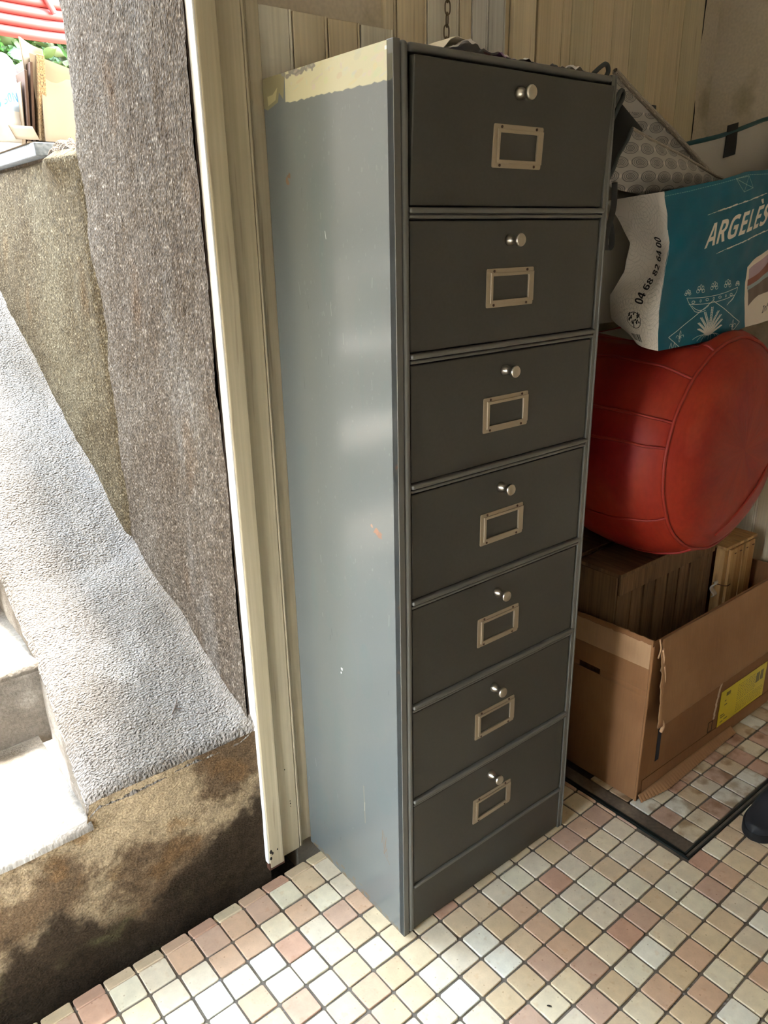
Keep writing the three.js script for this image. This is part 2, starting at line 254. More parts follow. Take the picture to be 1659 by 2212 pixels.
/* ------------------------------------------------ stair outside */
const rampProf = [[-2.4, 1.6], [-1.794, 1.22], [-1.448, 0.974], [-1.136, 0.789], [-0.872, 0.616], [-0.563, 0.486], [-0.335, 0.384], [-0.3, 0.38]];
const leftX = (z) => interp([[-2.4, -0.44], [-0.9, -0.445], [-0.66, -0.451], [-0.45, -0.468], [-0.335, -0.478]], z);
{
  const N = [420, 84];
  const ramp = surf((u, v) => { // u along the slope, v across from the stair to the wall
    const z = mix(-0.335, -2.3, u), xl = leftX(z), x = mix(xl, -0.118, v);
    let y = interp(rampProf, z) - 0.006 + 0.012 * fbm(x * 6, z * 6, 3, 3) + 0.0035 * fbm(x * 95, z * 60, 7, 2);
    y -= 0.014 * Math.pow(clamp(1 - v / 0.07), 2) + 0.02 * Math.pow(clamp(1 - u / 0.012), 2); y += 0.03 * Math.pow(clamp((v - 0.86) / 0.14), 2);
    return [x + (v < 0.02 ? 0.006 * fbm(z * 30, 1, 8, 3) : 0), y, z + (u < 0.004 ? 0.006 * fbm(x * 40, 2, 9, 3) : 0)];
  }, N[0], N[1], (u, v, p) => [p[0], p[2] * 1.15]);
  const side = surf((u, v) => { const z = mix(-0.348, -2.3, u), x = leftX(z), y1 = interp(rampProf, z) - 0.006 + 0.012 * fbm(x * 6, z * 6, 3, 3) - 0.014; return [x + (v > 0.99 ? 0.006 * fbm(z * 30, 1, 8, 3) : 0.006 * fbm(z * 14, v * 4, 14, 3)), mix(0.0, y1, v), z]; }, 200, 20, (u, v, p) => [p[2], p[1]]);
  const o = struct('stair_ramp', ramp, M.ramp, 'rough grey rendered ramp sloping up beside the concrete steps');
  mesh('ramp_side', side, M.concrete, o);
  // end face below the ramp, facing the room
  const riser = surf((u, v) => { const x = mix(-1.75, -0.115, u), lift = (x > -0.478 ? 0.039 - 0.004 * Math.abs(fbm(x * 20, 3, 2, 2)) : 0) * smooth(0.86, 1, v); return [x, mix(-0.09, 0.335, v) + lift, -0.336 + 0.006 * fbm(x * 8, v * 4, 17, 4) - 0.006 * Math.pow(1 - v, 3) + (v > 0.97 ? 0.003 * fbm(x * 50, 6, 3, 2) : 0)]; }, 160, 50, (u, v, p) => [p[0] + 1.75, p[1] + 0.1]);
  mesh('end_face', riser, M.riser, o);
}
{ // concrete steps
  const st = struct('concrete_stairs', null, null, 'worn concrete steps climbing from the doorway to the garden');
  const ys = [0.338, 0.515, 0.72, 0.96, 1.22, 1.48];
  ys.forEach((y, k) => {
    const z0 = -0.326 - 0.332 * k, z1 = k === 5 ? -3.6 : z0 - 0.37, xr = k ? -0.44 : -0.474;
    const tread = surf((u, v) => { const x = mix(-1.8, xr, u), s = v * 1.12; // v: rounded nose, then the tread
      const nose = 0.016; if (s < 0.12) { const a = (s / 0.12) * Math.PI / 2; return [x, y - nose + nose * Math.sin(a) + 0.004 * fbm(x * 16, 2 + k, 3, 3), z0 - nose + nose * Math.cos(a) + 0.007 * fbm(x * 9, k * 3, 5, 4)]; }
      const t = (s - 0.12) / 1.0; return [x, y + 0.004 * fbm(x * 16, 2 + k + t * 2, 3, 3), mix(z0 - nose, z1, t)]; }, 120, 46, (u, v, p) => [p[0] + k * 0.7, p[2]]);
    mesh('tread', tread, M.concrete, st);
    if (k) mesh('riser', surf((u, v) => { const x = mix(-1.8, xr, u); return [x, mix(k ? ys[k - 1] - 0.02 : -0.05, y - 0.014, v), z0 - 0.012 + 0.006 * fbm(x * 9, v * 2 + k, 21, 3) + 0.004 * smooth(0.9, 1, v)]; }, 60, 10, (u, v, p) => [p[0] + k * 0.37, p[1] + k * 0.53]), M.concrete, st);
  });
  struct('added_wall', uvm(bx(-2.1, -1.72, -0.2, 2.9, -4.2, WT)), M.wallStucco, 'added tall rendered wall, unseen, holding sky light off the stairwell');  // unseen wall added, raised and lengthened to hold back sky light
  struct('garden_ground', uvm(merge([bx(-1.9, -0.1, 1.1, 1.47, -9, -3.55), bx(-0.1, 6, 1.1, 1.5, -9, -3.5), bx(0.1, 6, 1.1, 1.5, -3.5, WT), bx(-8, -2.3, -0.1, 0.0, WT, 5)])), M.ground, 'bare garden ground above the stairwell');
}
{ // right reveal of the doorway: rough render with a broken outer corner, then the low garden wall
  const o = struct('reveal', null, null, 'rough stucco reveal beside the cream door jamb');
  const f = (u, v) => { // u from the jamb outwards round the corner, v up
    const y = mix(-0.12, 2.37, v), zc = -0.93 + 0.03 * fbm(y * 3, 5, 2, 3) + 0.022 * fbm(y * 11, 5, 2, 3);
    const d = 0.010 * fbm(y * 5, u * 4, 30, 3) + 0.0028 * fbm(y * 85, u * 60, 33, 2);
    if (u < 0.86) { const t = u / 0.86; const z = mix(-0.35, zc, t); return [-0.131 - d - 0.012 * smooth(0.75, 1, t) * n3(y * 4, 1, 1) + 0.016 * Math.pow(clamp((t - 0.93) / 0.07), 2), y, z]; }
    const t = (u - 0.86) / 0.14; return [mix(-0.115, 0.02, t) - d, y, zc - 0.012 * Math.sin(t * Math.PI) - 0.008 * t];
  };
  mesh('render', surf(f, 150, 440, (u, v, p) => [p[2], p[1]]), M.wallStucco, o);
  // rusty edge strip in the gap behind the jamb
  mesh('edge_strip', surf((u, v) => { const y = v * 2.36; return [mix(-0.128, -0.112, u) - 0.002 * n3(y * 20, 1, 1), y, mix(-0.351, -0.356, u)]; }, 2, 200), std({ color: 0x3a2a20, roughness: 0.95 }), o);
  const lw = struct('garden_wall', null, null, 'low rendered wall running on from the reveal beneath the grey coping');
  mesh('render', surf((u, v) => { const z = mix(-0.86, -3.5, u), y = mix(0.2, 1.545, v); return [-0.136 + 0.02 * smooth(-0.93, -0.86, z) - 0.012 * fbm(z * 5, y * 5, 43, 3) - 0.003 * fbm(z * 80, y * 80, 45, 2) - 0.03 * smooth(0.93, 1, v) * clamp(1 - Math.abs(z + 1.05) / 0.12) + 0.03 * smooth(0.985, 1, v), y, z]; }, 260, 150, (u, v, p) => [p[2] + 0.3, p[1]]), mineral({ map: stuccoWallMap, color: 0x94907f, bumpMap: wallBump, bumpScale: 0.006, roughness: 0.95 }), lw);
  mesh('core', uvm(bx(-0.12, 0.1, 0.9, 1.543, -3.5, -0.96)), M.wallStucco, lw);
  const slate = tex(256, 256, (u, v) => { const a = fbm(u * 40, v * 40, 132, 3), b = fbm(u * 6, v * 6, 134, 4); return lerp3([96, 104, 112], [150, 156, 162], clamp(0.5 + a * 0.9 + b * 0.6)); }, true, 3);
  const cp = tag(mesh('coping_slab', uvm(bx(-0.152, 0.13, 1.541, 1.571, -3.4, -1.134, 0.003)), std({ map: slate, roughness: 0.7 })), 'grey speckled stone coping on the low garden wall', 'coping');
  // rubble lump where the render has broken away
  const R = rng(5); const g = new THREE.IcosahedronGeometry(0.055, 4); const p = g.attributes.position;
  for (let i = 0; i < p.count; i++) { const v = new THREE.Vector3().fromBufferAttribute(p, i), k = 1 + 0.5 * fbm(v.x * 18, v.y * 18, v.z * 18, 3) + 0.12 * fbm(v.x * 80, v.y * 80, v.z * 80, 2); p.setXYZ(i, v.x * k * 0.7, v.y * k * 1.3, v.z * k); }
  g.computeVertexNormals(); g.translate(-0.105, 1.5, -1.06); mesh('rubble', uvm(g), M.wallStucco, lw);
}

/* ------------------------------------------------ door jamb and board lining */
{
  const j = struct('trim_1', null, null, 'brush-painted cream wooden door jamb with stepped mouldings and a scuffed foot');
  const H = 2.36, jambMat = std({ map: creamMap, color: 0xccc4b4, bumpMap: woodPaintBump, bumpScale: 0.0008, roughness: 0.55 });
  mesh('post', uvm(bx(-0.1215, -0.083, 0.004, H, -0.352, -0.3255, 0.004)), jambMat, j);
  mesh('edge_board', uvm(bx(-0.1245, -0.1205, 0.02, H, -0.3525, -0.3275, 0.0015)), std({ map: woodPaint([228, 226, 220], [242, 241, 238], 251, [176, 172, 164]), bumpMap: woodPaintBump, bumpScale: 0.0008, roughness: 0.5 }), j).userData.label = 'whiter edge of the jamb facing the stairs';  // edge facing the stairs is coloured whiter than the jamb front
  mesh('casing', uvm(bx(-0.0835, -0.034, 0.006, H, -0.372, -0.3375, 0.003)), jambMat, j);
  mesh('bead', merge([cyl(0.0028, H - 0.01, [-0.031, H / 2 + 0.005, -0.340]), cyl(0.0022, H - 0.01, [-0.0255, H / 2 + 0.005, -0.3435])]), jambMat, j);
  mesh('backing_strip', uvm(bx(-0.034, 0.004, 0.01, H, -0.372, -0.3475, 0.002)), jambMat, j);
  const tip = (pts) => merge(pts.map(([x, y, z, r]) => { const g = new THREE.IcosahedronGeometry(r, 1); g.scale(1, 1.6, 0.25); g.translate(x, y, z); return g; }));
  mesh('paint_chip', tip([[-0.117, 0.052, -0.3253, 0.0035], [-0.113, 0.046, -0.3253, 0.0025], [-0.118, 0.034, -0.3253, 0.003], [-0.1, 0.05, -0.3253, 0.0016], [-0.052, 0.15, -0.3373, 0.0012], [-0.0515, 0.143, -0.3373, 0.0014], [-0.0515, 0.135, -0.3373, 0.001], [-0.06, 0.24, -0.3373, 0.0012]]), M.dark, j);
  mesh('bare_foot', uvm(bx(-0.1228, -0.0838, 0.001, 0.02, -0.351, -0.3262)), M.rust, j);
}
const plankMaps = [creamMap, woodPaint([218, 208, 184], [234, 224, 202], 141, [184, 166, 142])];
function plankMat(c, k) { return std({ map: plankMaps[k % 2], color: c, bumpMap: woodPaintBump, bumpScale: 0.0006, roughness: 0.6 }); }
const plankMats = [plankMat(0xffffff, 0), plankMat(0xf4eee2, 1), plankMat(0xfff6e6, 1)];
const whiteMats = [std({ map: creamMap, color: 0xeef2ff, roughness: 0.6 }), std({ map: creamMap, color: 0xe4e8f4, roughness: 0.6 })];
const tanMats = [plankMat(0xf2e6d2, 1), plankMat(0xeadcc6, 0), plankMat(0xe8e2d0, 1)];
function plank(x0, x1, y0, y1, zf, m, parent, bead = true) { // zf: front face
  const l = [bx(x0 + 0.0008, x1 - (bead ? 0.0085 : 0.0008), y0, y1, zf - 0.014, zf, 0.0015)];
  if (bead) l.push(cyl(0.003, y1 - y0, [x1 - 0.0045, (y0 + y1) / 2, zf - 0.0028], 'y', 10));
  return mesh('plank', uvm(merge(l), 1, 1, x0 * 7.3, x0 * 3.1), m, parent);
}
{
  const w = struct('wall_back', null, null, 'tongue-and-groove boarding painted cream along the wall behind the cabinet');
  const edges = [0.006, 0.0765, 0.15, 0.222, 0.299];
  for (let k = 0; k < 4; k++) plank(edges[k], edges[k + 1], 0.0, 1.713 - k * 0.001, -0.359, plankMats[k % 3], w);
  const e2 = [0.281, 0.309, 0.385, 0.47];
  for (let k = 0; k < 3; k++) plank(e2[k], e2[k + 1], k ? 0 : 1.7, RY, -0.3615, plankMats[(k + 1) % 3], w);
  plank(0.47, 0.502, 0, RY, -0.3605, plankMats[1], w, false);
  const e3 = [0.503, 0.549, 0.6];
  for (let k = 0; k < 2; k++) plank(e3[k], e3[k + 1], 0, RY, -0.3585, whiteMats[k], w);
  mesh('batten', uvm(bx(0.601, 0.616, 0, RY, -0.375, -0.366)), tanMats[1], w);
  plank(0.617, 0.686, 0, RY, -0.353, plankMats[2], w, false);
  const e4 = [0.693, 0.773, 0.804, 0.878, 0.953, 1.024, 1.098, 1.17, 1.24, 1.33];
  for (let k = 0; k < 9; k++) plank(e4[k], e4[k + 1], 1.238, RY, -0.355, tanMats[k % 3], w, false);
  mesh('nail', cyl(0.0018, 0.022, [0.985, 1.372, -0.345], 'z', 8), M.rust, w);
  // wainscot of the side wall behind the box
  for (let k = 0; k < 9; k++) { const g = plank(0, 0.072, 0, 1.0, 0, plankMats[k % 3], wallRight); g.rotation.y = -Math.PI / 2; g.position.set(RX1, 0, -0.36 + k * 0.073); g.position.x = RX1 - 0.001; }
  // ragged crack between boards and plaster
  const R = rng(8), pts = []; for (let i = 0; i < 26; i++) pts.push([1.345 + (R() - 0.5) * 0.012, 1.5 + i * 0.02, -0.3665 + 0.001 * R()]);
  mesh('crack_filler', uvm(bx(1.33, RX1, 0, RY, -0.3745, -0.3665)), M.plaster, w);
  mesh('crack', merge([[1.342, 1.9, 0.006, 0.17], [1.339, 1.655, 0.0045, 0.06], [1.345, 1.62, 0.003, 0.09], [1.337, 1.56, 0.003, 0.05], [1.334, 1.74, 0.003, 0.07]].map(([x, y, r, h]) => { const g = new THREE.IcosahedronGeometry(1, 3), p = g.attributes.position; for (let i = 0; i < p.count; i++) { const k = 1 + 0.5 * n3(p.getX(i) * 3 + x * 9, p.getY(i) * 6 + y * 7, p.getZ(i) * 3); p.setXYZ(i, p.getX(i) * r * 1.5 * k, p.getY(i) * h * 0.62, p.getZ(i) * 0.003 * k); } g.translate(x, y, -0.366); g.computeVertexNormals(); return g; })), M.dark, w);
}
{ // rusty chain against the boards
  const c = thing('hanging_chain', 'rusty thin link chain hanging against the cream boards behind the cabinet', 'chain', [0.421, 1.35, -0.346]);
  const link = new THREE.TubeGeometry(new (class extends THREE.Curve { getPoint(t, o = new THREE.Vector3()) { const a = t * Math.PI * 2; return o.set(0.0052 * Math.cos(a), 0.0095 * Math.sin(a) + 0.003 * Math.sign(Math.sin(a)) * Math.min(1, Math.abs(Math.sin(a)) * 3), 0); } })(), 20, 0.0014, 6, true);
  const cm = std({ color: 0x6b5a42, roughness: 0.6, metalness: 0.5 });
  for (let k = 0; k < 34; k++) { const l = mesh('link', link, cm, c); l.position.set(0.0015 * Math.sin(k), 0.0205 * k, 0); l.rotation.y = k % 2 ? 1.2 : -0.35; }
}

/* ------------------------------------------------ filing cabinet */
{
  const W = 0.495, D = 0.3435, H = 1.6, yb = 0.1171, h = 0.2121, xl = 0.0275, xr = 0.0135;
  const cab = thing('filing_cabinet', 'tall grey steel filing cabinet with seven flap-front drawers and small knobs', 'filing cabinet');
  const sideMap = canvasTex(512, 2048, (c, w, hh) => { // back edge at the left, front edge at the right
    const R = rng(12), X = (m) => m / D * w, Y = (m) => (H - m) / H * hh;
    c.fillStyle = 'rgb(101,105,103)'; c.fillRect(0, 0, w, hh);
    for (let i = 0; i < 900; i++) { const g = 95 + R() * 12; c.fillStyle = `rgba(${g},${g + 5},${g + 5},0.05)`; c.beginPath(); c.ellipse(R() * w, R() * hh, 6 + R() * 50, 10 + R() * 90, 0, 0, 7); c.fill(); }
    // bare cream band along the top edge
    c.fillStyle = 'rgb(178,172,142)'; c.beginPath(); c.moveTo(X(0.07), Y(1.6)); c.lineTo(w, Y(1.6)); c.lineTo(w, Y(1.551)); for (let i = 40; i >= 0; i--) c.lineTo(X(mix(0.068, D, i / 40)), Y(1.556 - 0.004 * (i / 40) + (R() - 0.5) * 0.003)); c.fill();
    c.fillStyle = 'rgb(130,122,94)'; c.beginPath(); c.moveTo(0, Y(1.6)); c.lineTo(X(0.07), Y(1.6)); c.lineTo(X(0.062), Y(1.562)); c.lineTo(X(0.05), Y(1.574)); c.lineTo(X(0.045), Y(1.56)); c.lineTo(X(0.012), Y(1.552)); c.lineTo(0, Y(1.556)); c.fill();
    c.fillStyle = 'rgb(164,154,114)'; c.beginPath(); c.moveTo(X(0.014), Y(1.558)); c.lineTo(X(0.038), Y(1.564)); c.lineTo(X(0.046), Y(1.582)); c.lineTo(X(0.03), Y(1.573)); c.lineTo(X(0.013), Y(1.572)); c.fill();
    c.fillStyle = 'rgb(124,120,112)'; for (let i = 0; i < 26; i++) { c.beginPath(); c.ellipse(X(0.06 + R() * 0.09), Y(1.6) + R() * 10, 3 + R() * 12, 1 + R() * 4, 0, 0, 7); c.fill(); }
    for (let i = 0; i < 60; i++) { c.fillStyle = `rgba(${160 + R() * 30},${152 + R() * 30},${126 + R() * 40},0.35)`; c.beginPath(); c.ellipse(X(0.08 + R() * 0.26), Y(1.56 + R() * 0.04), 2 + R() * 16, 1 + R() * 6, -0.2, 0, 7); c.fill(); }
    c.fillStyle = 'rgb(214,212,204)'; c.fillRect(w - 16, 0, 16, 22); c.fillRect(w - 26, 8, 14, 6);
    // dried water specks
    for (let i = 0; i < 360; i++) { const y = Math.pow(R(), 1.3) * 0.9, x = 0.25 + 0.75 * R(), a = 0.03 + R() * 0.1; c.fillStyle = `rgba(150,156,152,${a})`; c.beginPath(); c.ellipse(x * w, Y(1.54) + y * hh * 0.6, 0.8 + R() * 2.6, 1 + R() * 4, 0.1, 0, 7); c.fill(); }
    // scratches, chips, drips
    const scr = (x, y, l, col, lw = 1.2) => { c.strokeStyle = col; c.lineWidth = lw; c.beginPath(); c.moveTo(X(x), Y(y)); c.lineTo(X(x) + (R() - 0.5) * 8, Y(y) + l); c.stroke(); };
    for (let i = 0; i < 34; i++) scr(R() * D, 0.1 + R() * 1.4, 4 + R() * 26, `rgba(${R() > 0.3 ? '170,174,172' : '62,60,58'},0.4)`, 0.6 + R());
    scr(0.165, 1.36, 16, 'rgba(200,204,200,0.7)', 2); scr(0.172, 1.25, 30, 'rgba(180,184,180,0.4)'); scr(0.22, 0.3, 120, 'rgba(132,124,106,0.5)', 5); scr(0.222, 0.26, 30, 'rgba(160,154,138,0.6)', 3);
    const chip = (x, y, r, col) => { c.fillStyle = col; c.beginPath(); for (let k = 0; k < 9; k++) { const a = k / 9 * 6.28, q = r * (0.5 + R() * 0.8); c.lineTo(X(x) + Math.cos(a) * q * 1.3, Y(y) + Math.sin(a) * q); } c.fill(); };
    chip(0.282, 0.872, 8, 'rgb(140,104,84)'); chip(0.292, 0.868, 9, 'rgb(128,98,82)'); chip(0.27, 0.88, 4, 'rgb(150,118,100)'); chip(0.06, 1.44, 8, 'rgb(118,96,78)'); chip(0.066, 1.447, 6, 'rgb(110,90,74)'); chip(0.34, 1.0, 5, 'rgb(150,110,86)'); chip(0.341, 0.75, 5, 'rgb(150,116,92)'); chip(0.338, 0.62, 5, 'rgb(150,120,100)'); chip(0.16, 0.545, 4, 'rgb(226,228,226)'); chip(0.157, 0.535, 3, 'rgb(226,228,226)');
    c.strokeStyle = 'rgba(110,84,62,0.8)'; c.lineWidth = 1.4; for (let i = 0; i < 8; i++) { c.beginPath(); c.moveTo(X(0.275 + R() * 0.02), Y(0.17 + R() * 0.06)); c.lineTo(X(0.272 + R() * 0.03), Y(0.15 + R() * 0.05)); c.stroke(); }
    for (let i = 0; i < 90; i++) { c.fillStyle = `rgba(120,98,70,${0.15 + R() * 0.35})`; c.beginPath(); c.ellipse(R() * w, hh - R() * R() * 34, 2 + R() * 12, 1 + R() * 5, 0, 0, 7); c.fill(); }
  });
  const sideRough = tex(256, 512, (u, v) => 0.17 + 0.04 * fbm(u * 5, v * 12, 152, 4) + 0.05 * smooth(0.4, 0.6, n3(u * 50, v * 160, 155)), false, 1);
  const sideMat = std({ map: sideMap, roughnessMap: sideRough, roughness: 1, metalness: 0 });
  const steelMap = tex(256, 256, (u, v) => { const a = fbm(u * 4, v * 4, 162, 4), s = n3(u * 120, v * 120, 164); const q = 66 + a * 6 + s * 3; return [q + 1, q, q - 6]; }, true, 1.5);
  const flapMat = std({ map: steelMap, roughness: 0.42, metalness: 0 });  // same paint as the side; shade on the front put into the colour
  const railMap = tex(128, 128, (u, v) => { const q = 104 + fbm(u * 4, v * 4, 167, 3) * 10; return [q + 1, q, q - 6]; }, true, 1.5), railMat = std({ map: railMap, roughness: 0.32, metalness: 0 });  // lighter than the flaps: light caught by the beads put into the colour
  const sg = bx(0, 0.004, 0, H, -D, -0.0005), sp = sg.attributes.position, su = sg.attributes.uv; for (let i = 0; i < sp.count; i++) su.setXY(i, (sp.getZ(i) + D) / D, sp.getY(i) / H);
  mesh('side_panel', sg, sideMat, cab);
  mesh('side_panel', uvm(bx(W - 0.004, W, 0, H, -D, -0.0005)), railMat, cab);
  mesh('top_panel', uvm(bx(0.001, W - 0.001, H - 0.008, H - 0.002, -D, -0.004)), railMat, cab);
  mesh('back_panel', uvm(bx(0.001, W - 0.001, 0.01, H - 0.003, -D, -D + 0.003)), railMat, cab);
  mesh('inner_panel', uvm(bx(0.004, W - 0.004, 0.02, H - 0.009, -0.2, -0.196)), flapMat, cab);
  // left post: flat strip and rounded bead; right post: strip with a thin lip
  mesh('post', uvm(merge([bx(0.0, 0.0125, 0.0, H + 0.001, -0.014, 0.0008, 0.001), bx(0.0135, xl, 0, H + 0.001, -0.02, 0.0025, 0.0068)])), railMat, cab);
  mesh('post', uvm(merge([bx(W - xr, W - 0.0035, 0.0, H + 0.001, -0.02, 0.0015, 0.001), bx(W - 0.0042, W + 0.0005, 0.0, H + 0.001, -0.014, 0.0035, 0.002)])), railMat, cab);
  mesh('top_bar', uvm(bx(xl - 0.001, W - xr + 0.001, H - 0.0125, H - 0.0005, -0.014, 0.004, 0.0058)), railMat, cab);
  const rivetGeo = cyl(0.0022, 0.0012, [0, 0, 0], 'z', 10), rivetMat = std({ color: 0x4a3428, roughness: 0.7 });
  for (let k = 0; k < 7; k++) {
    const y = yb + h * k;
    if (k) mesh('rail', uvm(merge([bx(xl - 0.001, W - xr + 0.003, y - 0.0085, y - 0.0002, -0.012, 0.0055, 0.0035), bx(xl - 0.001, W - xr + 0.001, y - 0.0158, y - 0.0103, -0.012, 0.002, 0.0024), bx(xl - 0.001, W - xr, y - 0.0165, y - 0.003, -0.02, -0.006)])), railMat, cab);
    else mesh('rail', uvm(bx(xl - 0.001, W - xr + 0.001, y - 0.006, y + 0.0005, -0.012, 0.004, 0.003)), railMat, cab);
    const top = k === 6 ? H - 0.0165 : y + h - 0.0185, x0 = xl + 0.0018, x1 = W - xr - 0.0028;
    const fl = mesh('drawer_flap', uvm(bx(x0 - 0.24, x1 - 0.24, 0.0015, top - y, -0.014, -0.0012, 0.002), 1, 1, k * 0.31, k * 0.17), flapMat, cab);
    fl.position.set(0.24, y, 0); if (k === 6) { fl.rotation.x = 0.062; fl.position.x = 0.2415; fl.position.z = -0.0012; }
    const kn = mesh('knob', (() => { const g = new THREE.LatheGeometry([[0, 0], [0.0085, 0], [0.0092, 0.0012], [0.0088, 0.006], [0.0066, 0.0105], [0.0052, 0.0145], [0.0058, 0.0185], [0.0094, 0.0215], [0.0106, 0.0245], [0.0104, 0.0275], [0.0088, 0.0298], [0, 0.0306]].map((q) => new THREE.Vector2(...q)), 28); g.rotateX(Math.PI / 2); return g; })(), M.alu, fl);
    kn.position.set(0.0015, 0.163, -0.0014);
    const shp = new THREE.Shape(); const rr = (s, x, y2, w, h2, r) => { s.moveTo(x + r, y2); s.lineTo(x + w - r, y2); s.quadraticCurveTo(x + w, y2, x + w, y2 + r); s.lineTo(x + w, y2 + h2 - r); s.quadraticCurveTo(x + w, y2 + h2, x + w - r, y2 + h2); s.lineTo(x + r, y2 + h2); s.quadraticCurveTo(x, y2 + h2, x, y2 + h2 - r); s.lineTo(x, y2 + r); s.quadraticCurveTo(x, y2, x + r, y2); };
    rr(shp, -0.0565, -0.0305, 0.113, 0.061, 0.003); const hole = new THREE.Path(); hole.moveTo(-0.0435, -0.0195); hole.lineTo(-0.0435, 0.0195); hole.lineTo(0.0435, 0.0195); hole.lineTo(0.0435, -0.0195); hole.lineTo(-0.0435, -0.0195); shp.holes.push(hole);
    const plate = new THREE.ExtrudeGeometry(shp, { depth: 0.0008, bevelEnabled: true, bevelThickness: 0.0004, bevelSize: 0.0004, bevelSegments: 1 });
    const inner = new THREE.Shape(); inner.moveTo(-0.048, -0.0235); inner.lineTo(0.0555, -0.0235); inner.lineTo(0.0555, 0.0235); inner.lineTo(-0.048, 0.0235); inner.lineTo(-0.048, -0.0235); const ih = hole.clone(); inner.holes.push(ih);
    const lip = new THREE.ExtrudeGeometry(inner, { depth: 0.0018, bevelEnabled: true, bevelThickness: 0.0006, bevelSize: 0.0006, bevelSegments: 2 }); lip.translate(0, 0, 0.001);
    const lh = mesh('label_holder', merge([plate, lip]), M.brushed, fl); lh.position.set(0.0085, 0.0885, -0.001);
    for (const [x, y2] of [[-0.04, -0.027], [0.04, -0.027], [-0.04, 0.027], [0.04, 0.027]]) mesh('rivet', rivetGeo, rivetMat, fl).position.set(0.0085 + x, 0.0885 + y2, 0.0006);
  }
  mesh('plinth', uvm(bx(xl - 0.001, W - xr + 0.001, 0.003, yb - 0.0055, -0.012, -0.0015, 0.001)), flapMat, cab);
}
{ // crumpled plastic film and a folded leaflet on the cabinet top
  const film = canvasTex(512, 256, (c, w, h) => { c.fillStyle = 'rgb(232,226,224)'; c.fillRect(0, 0, w, h); const R = rng(3); for (let i = 0; i < 60; i++) { c.fillStyle = ['rgba(150,110,160,0.5)', 'rgba(190,90,90,0.4)', 'rgba(120,110,110,0.45)', 'rgba(230,226,222,0.8)'][i % 4]; c.fillRect(R() * w, R() * h, 10 + R() * 70, 4 + R() * 14); } c.fillStyle = 'rgb(142,96,150)'; c.fillRect(150, 0, 34, h); });
  const o = mesh('plastic_wrapper', sheet((u, v) => { const x = mix(0.135, 0.44, u), z = mix(-0.02, -0.2, v); return [x + 0.006 * fbm(v * 5, u * 3, 2, 2), 1.6045 + 0.012 * Math.abs(fbm(u * 9, v * 7, 71, 3)) * 1.6 + 0.018 * Math.pow(clamp(1 - Math.abs(u - 0.12) / 0.22), 1.5) * (0.6 + 0.4 * v), z + 0.01 * n3(u * 8, 1, 1)]; }, 90, 40, 0.0006), std({ map: film, roughness: 0.35 }));
  tag(o, 'crumpled printed plastic wrapper lying on the filing cabinet top', 'wrapper');
  const l = mesh('folded_leaflet', sheet((u, v) => { const x = mix(0.118, 0.17, u), z = mix(-0.03, -0.12, v); return [x, 1.606 + 0.022 * Math.sin(Math.min(1, u * 1.6) * Math.PI * 0.5) - 0.006 * u + 0.002 * n3(u * 4, v * 4, 2), z]; }, 16, 10, 0.0012), std({ color: 0xece2ca, roughness: 0.7 }));
  tag(l, 'small cream folded leaflet curling up at the wrapper end', 'leaflet');
}

